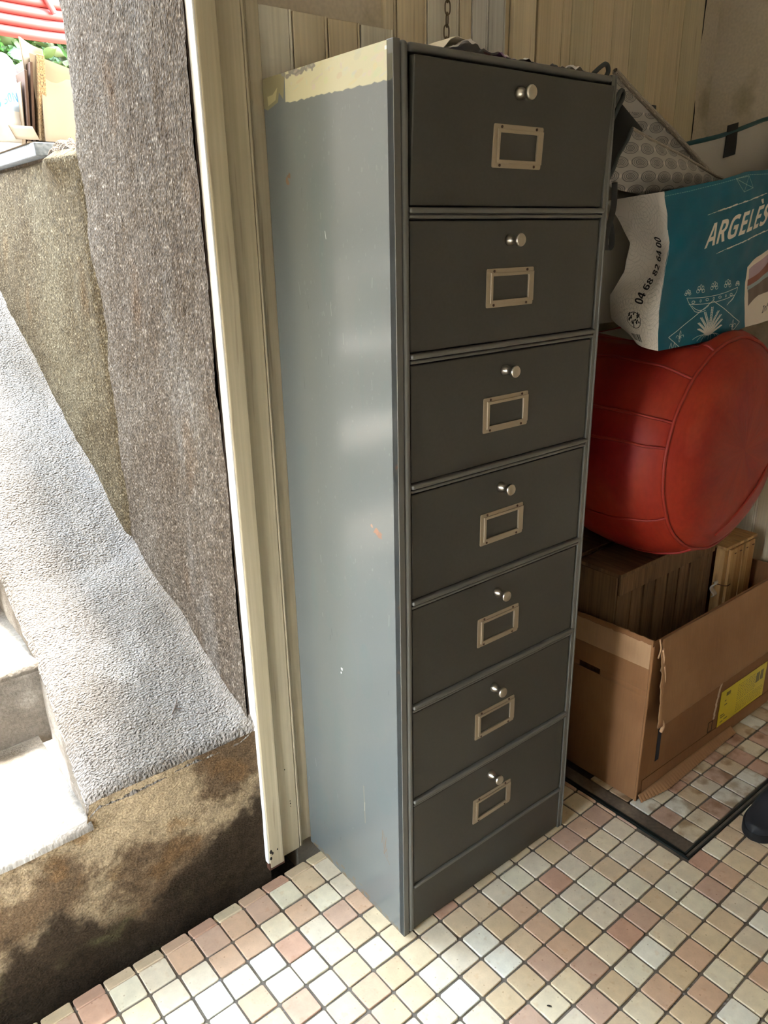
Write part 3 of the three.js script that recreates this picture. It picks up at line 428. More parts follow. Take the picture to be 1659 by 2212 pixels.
/* ------------------------------------------------ cardboard box with crates */
const cardMat = std({ map: cardMap, color: 0xeadfd2, roughness: 0.85 });
{
  const b = thing('cardboard_box', 'large torn cardboard box with folded-out flap and yellow sticker, holding wooden crates', 'box', [0.704, 0, 0.066]);
  const BW = 0.682, BD = 0.4, BH = 0.455, t = 0.005;
  const R = rng(21), torn = (u) => 0.006 * fbm(u * 26, 3, 1, 3);
  mesh('side_wall', merge([sheet((u, v) => [0, 0.3 * v, -BD * u], 4, 4, -t, (u, v) => [u * BD, v * 0.3]),
    sheet((u, v) => [0, mix(0.3, 0.318, v), -0.135 * u], 2, 2, -t, (u, v) => [u * 0.135, 0.3 + v * 0.018]), sheet((u, v) => [0, mix(0.3, 0.318, v), mix(-0.2, -BD, u)], 2, 2, -t, (u, v) => [0.2 + u * 0.2, 0.3 + v * 0.018]),
    sheet((u, v) => [0, mix(0.318, BH - 0.012 * smooth(0, 1, u), v) + (v > 0.98 ? torn(u) : 0), -BD * u], 70, 8, -t, (u, v) => [u * BD, 0.318 + v * 0.14])]), cardMat, b);
  mesh('side_wall', uvm(bx(BW - t, BW, 0, BH - 0.02, -BD, -t)), cardMat, b);
  mesh('back_wall', uvm(bx(t, BW - t, 0, BH, -BD, -BD + t)), cardMat, b);
  mesh('front_wall', uvm(bx(0.002, BW, 0, BH - 0.008, -t, 0)), cardMat, b);
  mesh('bottom', uvm(bx(t, BW - t, 0.0006, 0.006, -BD + t, -t)), cardMat, b);
  // flap folded outwards over the front, hanging a little away from it
  const palerMap = tex(256, 256, (u, v) => { const l = fbm(u * 4, v * 4, 304, 4), s = fbm(u * 90, v * 8, 305, 2); return lerp3([164, 126, 90], [184, 148, 112], clamp(0.5 + l * 1.2)).map((q) => q * (1 + s * 0.05)); }, true, 2), pale = std({ map: palerMap, roughness: 0.85 }), flapMat = std({ map: cardMap, color: 0xffffff, roughness: 0.85 });
  mesh('flap', sheet((u, v) => { const x = mix(0.028 + 0.012 * fbm(v * 9, 2, 5, 3) - 0.012 * v, BW, u), y = BH - 0.004 - (0.228 - 0.012 * u) * v - (v > 0.97 ? 0.004 * fbm(u * 30, 4, 4, 2) : 0); return [x, y, 0.004 + 0.022 * Math.sin(v * 1.5) + 0.002 * fbm(u * 3, v * 2, 6, 2)]; }, 60, 24, 0.004, (u, v) => [u * BW, v * 0.23]), flapMat, b);
  mesh('liner_band', sheet((u, v) => [-0.0012, BH - 0.014 - 0.01 * u + 0.002 * v - 0.062 * (1 - v) + (v > 0.96 ? torn(u) * 1.4 : 0), -BD * 0.97 * u - 0.003], 60, 6, -0.001, (u, v) => [u * BD, v * 0.06]), pale, b);
  // torn liner rolls at the corner
  mesh('torn_liner', merge([[0.018, 0.43, 0.006, 0.05, 0.0022], [0.026, 0.40, 0.012, 0.06, 0.0026], [0.031, 0.35, 0.018, 0.07, 0.0024], [0.034, 0.222, 0.026, 0.035, 0.0045]].map(([x, y, z, l, r], i) => tube([[x, y + l / 2, z], [x + 0.004, y, z + 0.003], [x + 0.002, y - l / 2, z]], r, 14, 6))), pale, b);
  mesh('corner_edge', tube([[0.001, 0, -0.001], [0.0, 0.2, 0.001], [0.003, 0.44, 0.001]], 0.0035, 30, 6), cardMat, b);
  mesh('bottom_flap', sheet((u, v) => [mix(0.004, 0.45, u), 0.016 * (1 - v) + 0.002, 0.003 + 0.03 * v * Math.min(1, 0.35 + u * 3) * (1 - 0.45 * u) + 0.0014 * Math.sin(u * 260) * v], 160, 6, 0.003, (u, v) => [u * 0.45, v * 0.04]), std({ map: cardMap, color: 0xffffff, roughness: 0.9 }), b);
  mesh('bottom_seam', sheet((u, v) => [mix(0.02, BW, u), mix(0.008, 0.052 - 0.01 * u, v) , 0.0018 + 0.002 * (1 - v)], 30, 3, 0.0016, (u, v) => [u * BW, v * 0.05]), cardMat, b);
  mesh('printed_stripe', bx(0.07, 0.086, 0.085, 0.215, 0, 0.0008), std({ color: 0x10182a, roughness: 0.6 }), b);
  const st = canvasTex(512, 256, (c, w, h) => { c.fillStyle = 'rgb(214,190,20)'; c.fillRect(0, 0, w, h); const q = rng(6); c.fillStyle = 'rgba(70,62,10,0.7)'; for (let i = 0; i < 9; i++) for (let x = 190; x < 380; ) { const l = 6 + q() * 22; c.fillRect(x, 34 + i * 14, l, 4); x += l + 6; } for (let i = 0; i < 6; i++) for (let x = 190; x < 480; ) { const l = 5 + q() * 20; c.fillRect(x, 166 + i * 13, l, 3.5); x += l + 5; } c.fillRect(396, 40, 42, 74); c.fillRect(446, 40, 36, 74); c.fillRect(60, 26, 44, 26); for (const [x, y, l] of [[50, 80, 18], [52, 110, 30], [20, 176, 40], [24, 192, 52], [28, 226, 30], [66, 220, 40]]) c.fillRect(x, y, l, 9); });
  mesh('yellow_sticker', uvQuad(sheet((u, v) => [mix(0.372, 0.628, u), mix(0.047, 0.16, v), 0.0022 + 0.0006 * n3(u * 5, v * 4, 2)], 20, 10, 0.0004)), std({ map: st, roughness: 0.5 }), b).userData.label = 'yellow printed shipping sticker';
  mesh('paper_tear', sheet((u, v) => [0.345 + 0.009 * u + 0.006 * fbm(v * 8, 1, 2, 2) + 0.02 * v * v, mix(0.085, 0.2, v), 0.0016], 3, 24, 0.0006), std({ color: 0xcfb79c, roughness: 0.9 }), b);
  mesh('printed_mark', merge([bx(0.326, 0.3272, 0.05, 0.082, 0, 0.0008), bx(0.346, 0.3472, 0.05, 0.082, 0, 0.0008), bx(0.326, 0.3472, 0.05, 0.0512, 0, 0.0008), bx(0.326, 0.3472, 0.0808, 0.082, 0, 0.0008)]), std({ color: 0x2a1d14, roughness: 0.8 }), b);
}
function uvQuad(g) { return g; }
{ // wooden crates standing in the box
  const dk = [rawWood([92, 68, 46], [136, 104, 70], 171), rawWood([104, 78, 54], [146, 112, 78], 175)].map((m) => std({ map: m, roughness: 0.85 }));
  const lt = [rawWood([170, 128, 78], [206, 166, 110], 181), rawWood([150, 104, 58], [188, 144, 90], 185)].map((m) => std({ map: m, roughness: 0.75 }));
  const board = (p, mats, k, ...a) => mesh('board', uvm(bx(...a, 0.0015), 1, 1, k * 0.37, k * 0.61), mats[k % mats.length], p);
  const c1 = thing('wooden_crate', 'dark weathered wooden crate under the red pouf inside the cardboard box', 'crate', [0.738, 0.007, -0.061]);
  const Hc = 0.566, Wc = 0.437, Dc = 0.26; let k = 0;
  for (const x of [0, Wc - 0.02]) for (const z of [-0.02, -Dc]) mesh('corner_post', uvm(bx(x, x + 0.02, 0.002, Hc - 0.012, z, z + 0.02)), dk[0], c1);
  for (let i = 0; i < 8; i++) board(c1, dk, k++, 0.012 + i * 0.0535, 0.012 + i * 0.0535 + 0.049 - 0.002 * (i % 3), 0.002, Hc - 0.058, -0.012, -0.002 - 0.001 * (i % 2));
  board(c1, dk, k++, 0, Wc, Hc - 0.06, Hc - 0.01, -0.014, 0.006);
  board(c1, dk, k++, 0, Wc, 0.004, 0.05, 0.0, 0.008);
  for (const z of [[-0.112, -0.002], [-0.255, -0.122]]) board(c1, dk, k++, -0.008, 0.0, 0.0, Hc - 0.01, z[0], z[1]);
  for (const z of [[-0.122, 0.008], [-0.262, -0.138]]) board(c1, dk, k++, -0.006, Wc + 0.004, Hc - 0.01, Hc, z[0], z[1]);
  board(c1, dk, k++, 0.01, Wc - 0.01, 0, 0.012, -Dc, -0.01); board(c1, dk, k++, Wc - 0.002, Wc + 0.006, 0, Hc - 0.01, -Dc, -0.002);
  const c2 = thing('wooden_crate', 'pale pine crate with stapled slats beside the dark crate in the box', 'crate', [1.196, 0.007, -0.03]);
  const H2 = 0.51; k = 0;
  mesh('corner_post', uvm(bx(-0.008, 0.012, 0, H2 + 0.006, -0.028, -0.002, 0.001)), lt[0], c2);
  mesh('corner_post', uvm(bx(0.13, 0.15, 0, H2, -0.028, -0.002, 0.001)), lt[0], c2);
  for (let i = 0; i < 4; i++) board(c2, lt, k++, 0.012 + i * 0.034, 0.012 + i * 0.034 + 0.0325, 0.0, H2 - 0.002, -0.002, 0.006 - 0.0012 * (i % 2));
  board(c2, lt, k++, -0.008, 0.16, H2, H2 + 0.009, -0.07, 0.002); board(c2, lt, k++, -0.008, 0.175, H2, H2 + 0.009, -0.17, -0.09); board(c2, lt, k++, -0.008, 0.175, H2 - 0.035, H2, -0.135, -0.125);
  board(c2, lt, k++, 0.0, 0.15, 0.0, 0.012, -0.25, -0.02); board(c2, lt, k++, 0.0, 0.01, 0, H2, -0.25, -0.2);
  mesh('staple', merge([0.03, 0.06, 0.095, 0.13].map((x) => bx(x, x + 0.009, H2 - 0.018, H2 - 0.0155, 0.005, 0.0068))), M.rust, c2);
  mesh('wire', tube([[-0.016, 0.41, -0.02], [-0.004, 0.405, 0.002], [0.012, 0.402, 0.0085], [0.024, 0.404, 0.009]], 0.0014, 20, 6), M.rust, c2);
  const tagm = mesh('folded_tag', sheet((u, v) => [mix(1.172, 1.188, u), mix(0.375, 0.425, v) , -0.045 + 0.006 * Math.sin(v * 9)], 4, 18, 0.004), std({ color: 0xcfc6b4, roughness: 0.8 })); tag(tagm, 'small white folded tag wired between the two crates', 'tag');
}
{ // leather pouf lying on its side
  const pm = tex(1024, 512, (u, v) => { const a = fbm(u * 9, v * 5, 191, 5), b = smooth(0.0, 0.35, fbm(u * 5 + 2, v * 3, 193, 4)), s = fbm(u * 90, v * 60, 195, 2), w = smooth(0.22, 0.45, fbm(u * 7, v * 4, 197, 4)); let c = lerp3([138, 30, 22], [156, 52, 28], clamp(0.5 + a * 1.3)); c = lerp3(c, [128, 18, 30], b * 0.7); c = lerp3(c, [186, 98, 70], w * 0.25); return c.map((q) => q * (1 + s * 0.08)); }, true, 1);
  const leather = new THREE.MeshPhysicalMaterial({ side: THREE.DoubleSide, map: pm, bumpMap: plasterBump, bumpScale: 0.0016, roughness: 0.52, specularIntensity: 0.5 });
  const p = thing('leather_pouf', 'round red leather pouf lying on its side on the wooden crate', 'pouf', [0.95, 0.872, -0.12]);
  const rim = 0.257, hl = 0.16; // profile along z
  const prof = (t) => { // t -1..1 along the outline
    const a = t * Math.PI / 2; const z = Math.sign(Math.sin(a)) * Math.pow(Math.abs(Math.sin(a)), 0.82) * (hl + 0.055), r = Math.pow(Math.max(0, Math.cos(a)), 0.42) * 0.291; return [r, z]; };
  const sag = (x, y, z, ang) => { const k = 1 + 0.014 * fbm(Math.cos(ang) * 3, Math.sin(ang) * 3, z * 9, 3); const X = x * k, wx = 0.95 + X - 0.66, lim = interp([[0.03, 0.03], [0.3, 0.038], [0.4, 0.052], [0.58, 0.06]], wx) + 0.208 - 0.006 + 0.12 * smooth(0.13, 0.18, z); return [X, clamp(y * k, -0.2865, lim), z]; };
  mesh('cover', surf((u, v) => { const [r, z] = prof(mix(-1, 1, v)), a = u * Math.PI * 2; return sag(r * Math.cos(a), r * Math.sin(a), z, a); }, 120, 90, (u, v) => [u, v]), leather, p);
  // stitched welts
  const onP = (ang, t, out = 0.001) => { const [r, z] = prof(t), R = r + out; return sag(R * Math.cos(ang), R * Math.sin(ang), z + out * t, ang); };
  const welt = std({ map: pm, color: 0xffd8c8, roughness: 0.55 });
  const tr = 0.52;
  mesh('rim_seam', tube(Array.from({ length: 60 }, (_, i) => onP(i / 60 * Math.PI * 2, tr + 0.012 * n3(i * 0.6, 2, 2))), 0.0042, 240, 6, true), welt, p);
  mesh('rim_seam', tube(Array.from({ length: 60 }, (_, i) => onP(i / 60 * Math.PI * 2, -tr)), 0.0042, 240, 6, true), welt, p);
  for (const d of [113, 134, 158, 171, 60, 20, 210, 250, 300, 340]) mesh('side_seam', tube(Array.from({ length: 14 }, (_, i) => onP(d * Math.PI / 180 + 0.03 * n3(i * 0.3, d, 1), mix(-tr, tr, i / 13))), 0.0034, 60, 6), welt, p);
  mesh('face_seam', tube([[0.30, 0.1], [0.12, -0.07], [0.02, -0.15], [-0.05, -0.2]].map(([x, y]) => { const r = Math.hypot(x, y), ang = Math.atan2(y, x); let t = 0.5; for (let q = 0.5; q < 1; q += 0.002) if (prof(q)[0] > r) t = q; return onP(ang, Math.min(t, 0.995)); }), 0.003, 60, 6), welt, p);
}

/* ------------------------------------------------ bags */
{
  const b = thing('shopping_bag', 'teal and white woven plastic shopping bag with white lettering and crest on the red pouf', 'bag', [0.66, 1.08, 0]);
  const S = 2000, CW = 1160, CH = 840;
  const front = canvasTex(CW, CH, (c) => {
    c.fillStyle = 'rgb(6,92,112)'; c.fillRect(0, 0, CW, CH); const R = rng(14);
    for (let i = 0; i < 120; i++) { c.fillStyle = `rgba(${R() > 0.5 ? '30,112,122' : '8,74,88'},0.12)`; c.beginPath(); c.ellipse(R() * CW, R() * CH, 10 + R() * 80, 8 + R() * 40, -0.3, 0, 7); c.fill(); }
    const cream = 'rgb(226,214,198)';
    c.save(); c.transform(1, -0.191, -0.3, 1, 362, 378); c.fillStyle = cream; c.font = 'bold 134px sans-serif'; const m = c.measureText('ARGELÈS').width; c.scale(498 / m, 1); c.fillText('ARGELÈS', 0, 0); c.restore();
    const brush = (x0, y0, x1, y1, lw) => { c.strokeStyle = cream; c.lineWidth = lw; c.lineCap = 'round'; for (let i = 0; i < 30; i++) { const t = i / 30; c.lineWidth = lw * (0.4 + R() * 0.6) * (t < 0.15 ? 0.5 : 1); c.beginPath(); c.moveTo(mix(x0, x1, t), mix(y0, y1, t) + (R() - 0.5) * 2); c.lineTo(mix(x0, x1, t + 0.034), mix(y0, y1, t + 0.034) + (R() - 0.5) * 2); c.stroke(); } };
    brush(362, 244, 826, 154, 7); brush(462, 398, 960, 294, 7);
    // sewn handle patches and hem stitching
    c.strokeStyle = 'rgba(190,196,180,0.75)'; c.lineWidth = 2.5; const poly = (pts, close = true) => { c.beginPath(); pts.forEach(([x, y], i) => (i ? c.lineTo(x, y) : c.moveTo(x, y))); if (close) c.closePath(); c.stroke(); };
    poly([[538, 102], [648, 88], [690, 134], [620, 152]]); poly([[538, 102], [690, 134]], false); poly([[648, 88], [620, 152]], false); c.setLineDash([9, 6]); poly([[60, 176], [240, 152], [460, 116], [640, 84], [1100, 60]], false); c.setLineDash([]);
    // town arms: leafed crown over a lozenge with a plant and two lilies
    c.strokeStyle = 'rgb(222,216,204)'; c.lineWidth = 3.4; c.lineJoin = 'round';
    poly([[470, 594], [732, 706], [282 + 470 - 300, 870], [282, 786], [184, 728], [330, 660]]);
    c.lineWidth = 2.6; const q = (x0, y0, cx, cy, x1, y1) => { c.beginPath(); c.moveTo(x0, y0); c.quadraticCurveTo(cx, cy, x1, y1); c.stroke(); };
    q(282, 572, 480, 586, 668, 548); q(300, 600, 480, 612, 650, 580); q(282, 572, 300, 600, 344, 632); q(668, 548, 660, 590, 584, 620); q(344, 632, 380, 642, 420, 632); q(320, 606, 380, 650, 440, 612); q(600, 610, 640, 604, 648, 580);
    for (const [x, y, r] of [[286, 556, 14], [370, 548, 20], [474, 540, 20], [580, 536, 20], [664, 536, 12]]) { for (let k = 0; k < 5; k++) { const a = -Math.PI + k * Math.PI / 4; c.beginPath(); c.ellipse(x + Math.cos(a) * r * 0.9, y + Math.sin(a) * r * 0.8, r * 0.5, r * 0.36, a, 0, 7); c.stroke(); } }
    for (let k = 0; k < 7; k++) { const x = 330 + k * 48; c.beginPath(); c.ellipse(x, 592 - k * 2.5, k % 2 ? 5 : 11, 5, 0, 0, 7); c.stroke(); }
    c.fillStyle = 'rgb(222,216,204)'; const stem = (x, y, n, w) => { for (let k = 0; k < n; k++) { const t = k / n; c.beginPath(); c.ellipse(mix(470, x, 0.3 + 0.7 * t) + (R() - 0.5) * w, mix(740, y, 0.3 + 0.7 * t), 5 + R() * 4, 4 + R() * 4, R() * 3, 0, 7); c.fill(); } };
    for (let k = 0; k < 9; k++) { const a = -Math.PI / 2 + (k - 4) * 0.27, L = [78, 92, 100, 112, 128, 112, 104, 96, 84][k]; for (let t = 0.12; t < 1; t += 0.055) { const px = 470 + Math.cos(a + (t - 0.5) * 0.25 * Math.sign(k - 4)) * L * t * 1.25, py = 744 + Math.sin(a) * L * t; for (const sd of [-1, 1]) { c.beginPath(); c.ellipse(px + sd * 5, py, 6.5 - 2.5 * t, 2.6, a + sd * 0.9, 0, 7); c.fill(); } } } for (let k = 0; k < 9; k++) q(470, 740, 470 + (k - 4) * 20, 728, 470 + (k - 4) * 30, 752 + (k % 3) * 8);
    for (const [x, y] of [[260, 728], [668, 712]]) { q(x, y - 22, x - 10, y - 6, x, y + 4); q(x, y - 22, x + 10, y - 6, x, y + 4); q(x, y + 6, x - 26, y - 12, x - 26, y + 6); q(x, y + 6, x + 26, y - 12, x + 26, y + 6); poly([[x - 12, y + 8], [x + 12, y + 8]], false); q(x, y + 8, x - 8, y + 16, x, y + 26); q(x, y + 8, x + 8, y + 16, x, y + 26); }
    c.strokeStyle = 'rgb(222,216,204)'; poly([[190, 780], [204, 752], [214, 782], [228, 752], [240, 784]], false);
    // picture panel: shore under a mauve sky
    c.beginPath(); c.moveTo(740, 464); c.lineTo(830, 424); c.lineTo(960, 388); c.lineTo(1160, 340); c.lineTo(1160, 840); c.lineTo(810, 840); c.lineTo(798, 732); c.lineTo(738, 600); c.lineTo(730, 528); c.closePath(); c.fillStyle = cream; c.fill(); c.save(); c.clip();
    c.fillStyle = 'rgb(176,150,160)'; c.beginPath(); c.moveTo(760, 474); c.lineTo(960, 410); c.lineTo(1160, 368); c.lineTo(1160, 470); c.lineTo(760, 520); c.fill();
    c.fillStyle = 'rgb(140,84,70)'; c.beginPath(); c.moveTo(752, 520); c.quadraticCurveTo(880, 500, 960, 450); c.lineTo(1160, 420); c.lineTo(1160, 520); c.lineTo(752, 560); c.fill();
    c.fillStyle = 'rgb(150,166,170)'; c.beginPath(); c.moveTo(752, 548); c.quadraticCurveTo(860, 530, 990, 486); c.lineTo(1160, 450); c.lineTo(1160, 520); c.lineTo(760, 576); c.fill();
    c.fillStyle = 'rgb(104,86,76)'; c.beginPath(); c.moveTo(760, 566); c.quadraticCurveTo(880, 540, 1000, 510); c.lineTo(1160, 490); c.lineTo(1160, 560); c.quadraticCurveTo(1000, 590, 880, 596); c.quadraticCurveTo(810, 620, 790, 640); c.fill(); c.restore();
    c.save(); c.transform(1, -0.16, -0.25, 1, 948, 684); c.fillStyle = 'rgb(24,22,24)'; c.font = 'bold 48px sans-serif'; c.fillText('Inf', 0, 0); c.restore();
  });
  // front panel: outline in the bag's own frame (x along, y up)
  const xL = (y) => interp([[0.03, 0.06], [0.11, 0.052], [0.185, 0.062], [0.245, 0.067], [0.30, 0.05], [0.345, 0.03]], y);
  const yT = (x) => interp([[0.03, 0.341], [0.22, 0.367], [0.307, 0.384], [0.43, 0.393], [0.58, 0.392]], x), yB = (x) => interp([[0.03, 0.03], [0.3, 0.038], [0.4, 0.052], [0.58, 0.06]], x);
  const fz = (x, y) => -0.01 + 0.01 * fbm(x * 7, y * 7, 201, 3) + 0.014 * Math.sin(clamp((x - 0.06) / 0.5) * Math.PI) - 0.006 * clamp(1 - Math.abs(y - 0.2) / 0.1) * clamp(1 - x / 0.2);
  const F = (u, v) => { let x = mix(0.05, 0.565, u); const y0 = mix(yB(x), yT(x), v); x = mix(xL(y0), 0.565, u); const y = mix(yB(x), yT(x), v); return [x, y, fz(x, y)]; };
  const foil = { roughness: 0.4, specularIntensity: 0.45 }, stdp = (o) => new THREE.MeshPhysicalMaterial({ side: THREE.DoubleSide, ...o });
  mesh('front_panel', sheet(F, 90, 70, 0.0008, (u, v, p) => [p.x * S / CW, p.y * S / CH]), stdp({ map: front, ...foil }), b);
  const gus = canvasTex(512, 1024, (c, w, h) => { c.fillStyle = 'rgb(214,206,196)'; c.fillRect(0, 0, w, h); c.strokeStyle = 'rgba(120,116,112,0.3)'; c.lineWidth = 2; const R = rng(33); for (let k = 0; k < 26; k++) { const x = R() * w, y = R() * h; for (let r = 20; r < 130; r += 26) { c.beginPath(); for (let i = 0; i <= 40; i++) { const a = i / 40 * 6.283, q = r * (1 + 0.35 * n3(Math.cos(a) * 1.3 + k, Math.sin(a) * 1.3, 4)); c.lineTo(x + Math.cos(a) * q, y + Math.sin(a) * q * 1.2); } c.stroke(); } }
    c.save(); c.translate(366, 720); c.rotate(-Math.PI / 2 + 0.05); c.fillStyle = 'rgb(20,18,20)'; c.font = 'italic bold 112px sans-serif'; const t = '04 68 82 64 00'; c.scale(430 / c.measureText(t).width, 1); c.fillText(t, 0, 0); c.restore();
    c.strokeStyle = 'rgb(26,24,24)'; c.fillStyle = 'rgb(26,24,24)'; c.lineWidth = 4; c.beginPath(); c.ellipse(300, 822, 62, 56, 0.3, 0, 7); c.stroke(); for (let i = 0; i < 24; i++) { c.beginPath(); c.ellipse(300 + (R() - 0.5) * 96, 808 + (R() - 0.5) * 70, 6, 9, R(), 0, 7); c.fill(); } c.lineWidth = 7; c.beginPath(); c.moveTo(286, 876); c.quadraticCurveTo(296, 840, 306, 816); c.stroke();
    for (let x = 190; x < 320; x += 4 + R() * 5) c.fillRect(x, 930, 2 + R() * 3, 56); });
  const G = (u, v) => { // left gusset: u from the back edge to the front edge
    const f = F(0, v), y = f[1], zb = interp([[0.02, -0.05], [0.09, -0.118], [0.14, -0.128], [0.19, -0.1], [0.25, -0.095], [0.34, -0.135]], y);
    const pinch = 0.035 * Math.exp(-Math.pow((y - 0.2) / 0.05, 2)) * Math.sin(u * Math.PI); const z = mix(zb, f[2], u);
    return [f[0] - 0.012 * (1 - u) + pinch - 0.02 * Math.sin(u * Math.PI) * (1 - smooth(0.1, 0.3, y)) + 0.006 * fbm(z * 14, y * 12, 205, 3), y - 0.012 * (1 - u) * smooth(0.2, 0.36, y) + 0.02 * (1 - u) * (1 - smooth(0.03, 0.1, y)), z]; };
  mesh('gusset', sheet(G, 30, 60, 0.0008), stdp({ map: gus, ...foil }), b);
  const inside = std({ color: 0xb9b2a6, roughness: 0.5 }), hem = std({ color: 0x17454a, roughness: 0.6 });
  const yTb = (x) => interp([[0.05, 0.42], [0.29, 0.447], [0.42, 0.472], [0.61, 0.518], [0.66, 0.525]], x), Bz = (x, y) => mix(-0.165, -0.125, smooth(0.2, 0.42, x)) + 0.008 * fbm(x * 6, y * 6, 211, 3);
  mesh('back_panel', sheet((u, v) => { const x = mix(0.05, 0.65, u), y = mix(0.075, yTb(x), v); return [x, y, Bz(x, y)]; }, 50, 40, 0.0008), inside, b);
  mesh('back_hem', tube(Array.from({ length: 20 }, (_, i) => { const x = mix(0.05, 0.65, i / 19), y = yTb(x); return [x, y, Bz(x, y)]; }), 0.005, 60, 8), hem, b);
  mesh('right_gusset', sheet((u, v) => { const f = F(1, v), y = mix(f[1], mix(0.075, yTb(0.65), v), u); return [mix(f[0], 0.65, u) + 0.02 * Math.sin(u * Math.PI), y, mix(f[2], Bz(0.65, y), u)]; }, 16, 20, 0.0008), inside, b);
  mesh('base', sheet((u, v) => { const x = mix(0.06, 0.57, u); return [x, yB(x) + 0.012 + 0.014 * v, mix(-0.012, -0.16, v)]; }, 20, 8, 0.0008), inside, b);
  mesh('handle', sheet((u, v) => { const x = mix(0.435, 0.478, u), y = mix(0.43, 0.498, v) + (x - 0.457) * 0.22; return [x, y, Bz(x, y) + 0.004]; }, 4, 8, 0.002), std({ color: 0x111012, roughness: 0.8 }), b).userData.label = 'black webbing handle end sewn to the hem';
  const hf = F(0.02, 1); void hf;
}
{ // grey patterned bag leaning over
  const pat = canvasTex(1024, 1024, (c, w, h) => { c.fillStyle = 'rgb(168,162,154)'; c.fillRect(0, 0, w, h); c.lineWidth = 6; for (let j = -1; j < 10; j++) for (let i = -1; i < 10; i++) { const x = i * 118 + (j % 2) * 59, y = j * 102; for (const [r, col] of [[48, '104,101,98'], [36, '124,120,114'], [24, '96,94,91'], [13, '112,108,104']]) { c.strokeStyle = `rgb(${col})`; c.beginPath(); c.ellipse(x, y, r, r * 0.82, 0, 0, 7); c.stroke(); } c.fillStyle = 'rgb(128,124,118)'; c.beginPath(); c.ellipse(x, y, 8, 7, 0, 0, 7); c.fill(); c.fillStyle = 'rgb(198,190,180)'; c.beginPath(); c.moveTo(x + 59, y - 20); c.lineTo(x + 69, y); c.lineTo(x + 59, y + 20); c.lineTo(x + 49, y); c.fill(); } });
  const g = thing('patterned_bag', 'grey bag printed with concentric rings, flopped between cabinet and teal bag', 'bag', [0.62, 1.4, -0.1]);
  pat.wrapS = pat.wrapT = THREE.RepeatWrapping; const pm = std({ map: pat, roughness: 0.4 }), bind = std({ color: 0x3a3f3e, roughness: 0.7 }), lining = std({ color: 0x2b2926, roughness: 0.8 });
  const bil = (A, B, C, D, bulge, n = 3) => (u, v) => { const p = [0, 1, 2].map((k) => mix(mix(A[k], B[k], u), mix(D[k], C[k], u), v)); p[2] += bulge * Math.sin(u * Math.PI) * Math.sin(v * Math.PI) + 0.006 * fbm(u * n, v * n, 221, 3); p[1] += 0.004 * fbm(u * n, v * n, 223, 2); return p; };
  // corners A lower left, B lower right, C upper right, D upper left (local)
  const near = bil([-0.012, 0.036, 0.012], [0.17, 0.0, 0.03], [0.385, 0.056, 0.03], [0.05, 0.138, 0.018], 0.022);
  const far = bil([-0.005, 0.05, -0.04], [0.25, 0.03, -0.03], [0.426, 0.056, -0.005], [0.066, 0.248, -0.045], -0.015);
  mesh('front_panel', sheet(near, 40, 30, 0.0015, (u, v, p) => [p.x * 2.5, p.y * 3.9]), pm, g);
  mesh('back_panel', sheet(far, 40, 40, 0.0015, (u, v, p) => [p.x * 2.5, p.y * 3.9 + 0.3]), pm, g);
  mesh('lining', sheet((u, v) => { const a = near(0, v), b = far(0, v * 0.75); return [0, 1, 2].map((k) => mix(a[k] + (k ? 0 : 0.035), b[k] + (k ? 0 : 0.035), u)); }, 10, 20, 0.001), lining, g);
  mesh('binding', tube(Array.from({ length: 12 }, (_, i) => near(0, i / 11)), 0.0032, 40, 8), bind, g);
  mesh('top_seam', tube(Array.from({ length: 20 }, (_, i) => far(i / 19, 1)), 0.0062, 60, 8), std({ map: pat, color: 0xfff4e6, roughness: 0.5 }), g);
  mesh('top_seam', tube(Array.from({ length: 16 }, (_, i) => near(i / 15, 1)), 0.0034, 50, 8), std({ map: pat, color: 0xfff4e6, roughness: 0.5 }), g);
  mesh('seam_label', bx(0.188, 0.203, 0.182, 0.196, -0.043, -0.034, 0.001), bind, g);
  mesh('handle', merge([tube([[-0.04, 0.2, -0.05], [0.0, 0.237, -0.045], [0.034, 0.256, -0.042], [0.042, 0.246, -0.042], [0.03, 0.226, -0.043]], 0.0045, 40, 8), tube([[0.02, 0.15, -0.03], [0.05, 0.185, -0.03], [0.08, 0.214, -0.034], [0.086, 0.206, -0.034], [0.07, 0.18, -0.034], [0.05, 0.15, -0.034]], 0.0045, 40, 8)]), bind, g);
  const strap = [[0.004, 0.04], [0.008, 0.0], [0.004, -0.025], [-0.004, -0.05], [-0.006, -0.075], [0.004, -0.086], [0.017, -0.08], [0.018, -0.055], [0.01, -0.03]];
  const cv = new THREE.CatmullRomCurve3(strap.map(([x, y], i) => new THREE.Vector3(x, y, 0.02 - 0.001 * i)));
  mesh('loop_strap', sheet((u, v) => { const q = cv.getPoint(u); return [q.x - 0.001 + 0.002 * v, q.y, q.z + (v - 0.5) * 0.012]; }, 60, 2, 0.0012), std({ color: 0x5a5856, roughness: 0.7 }), g);
}

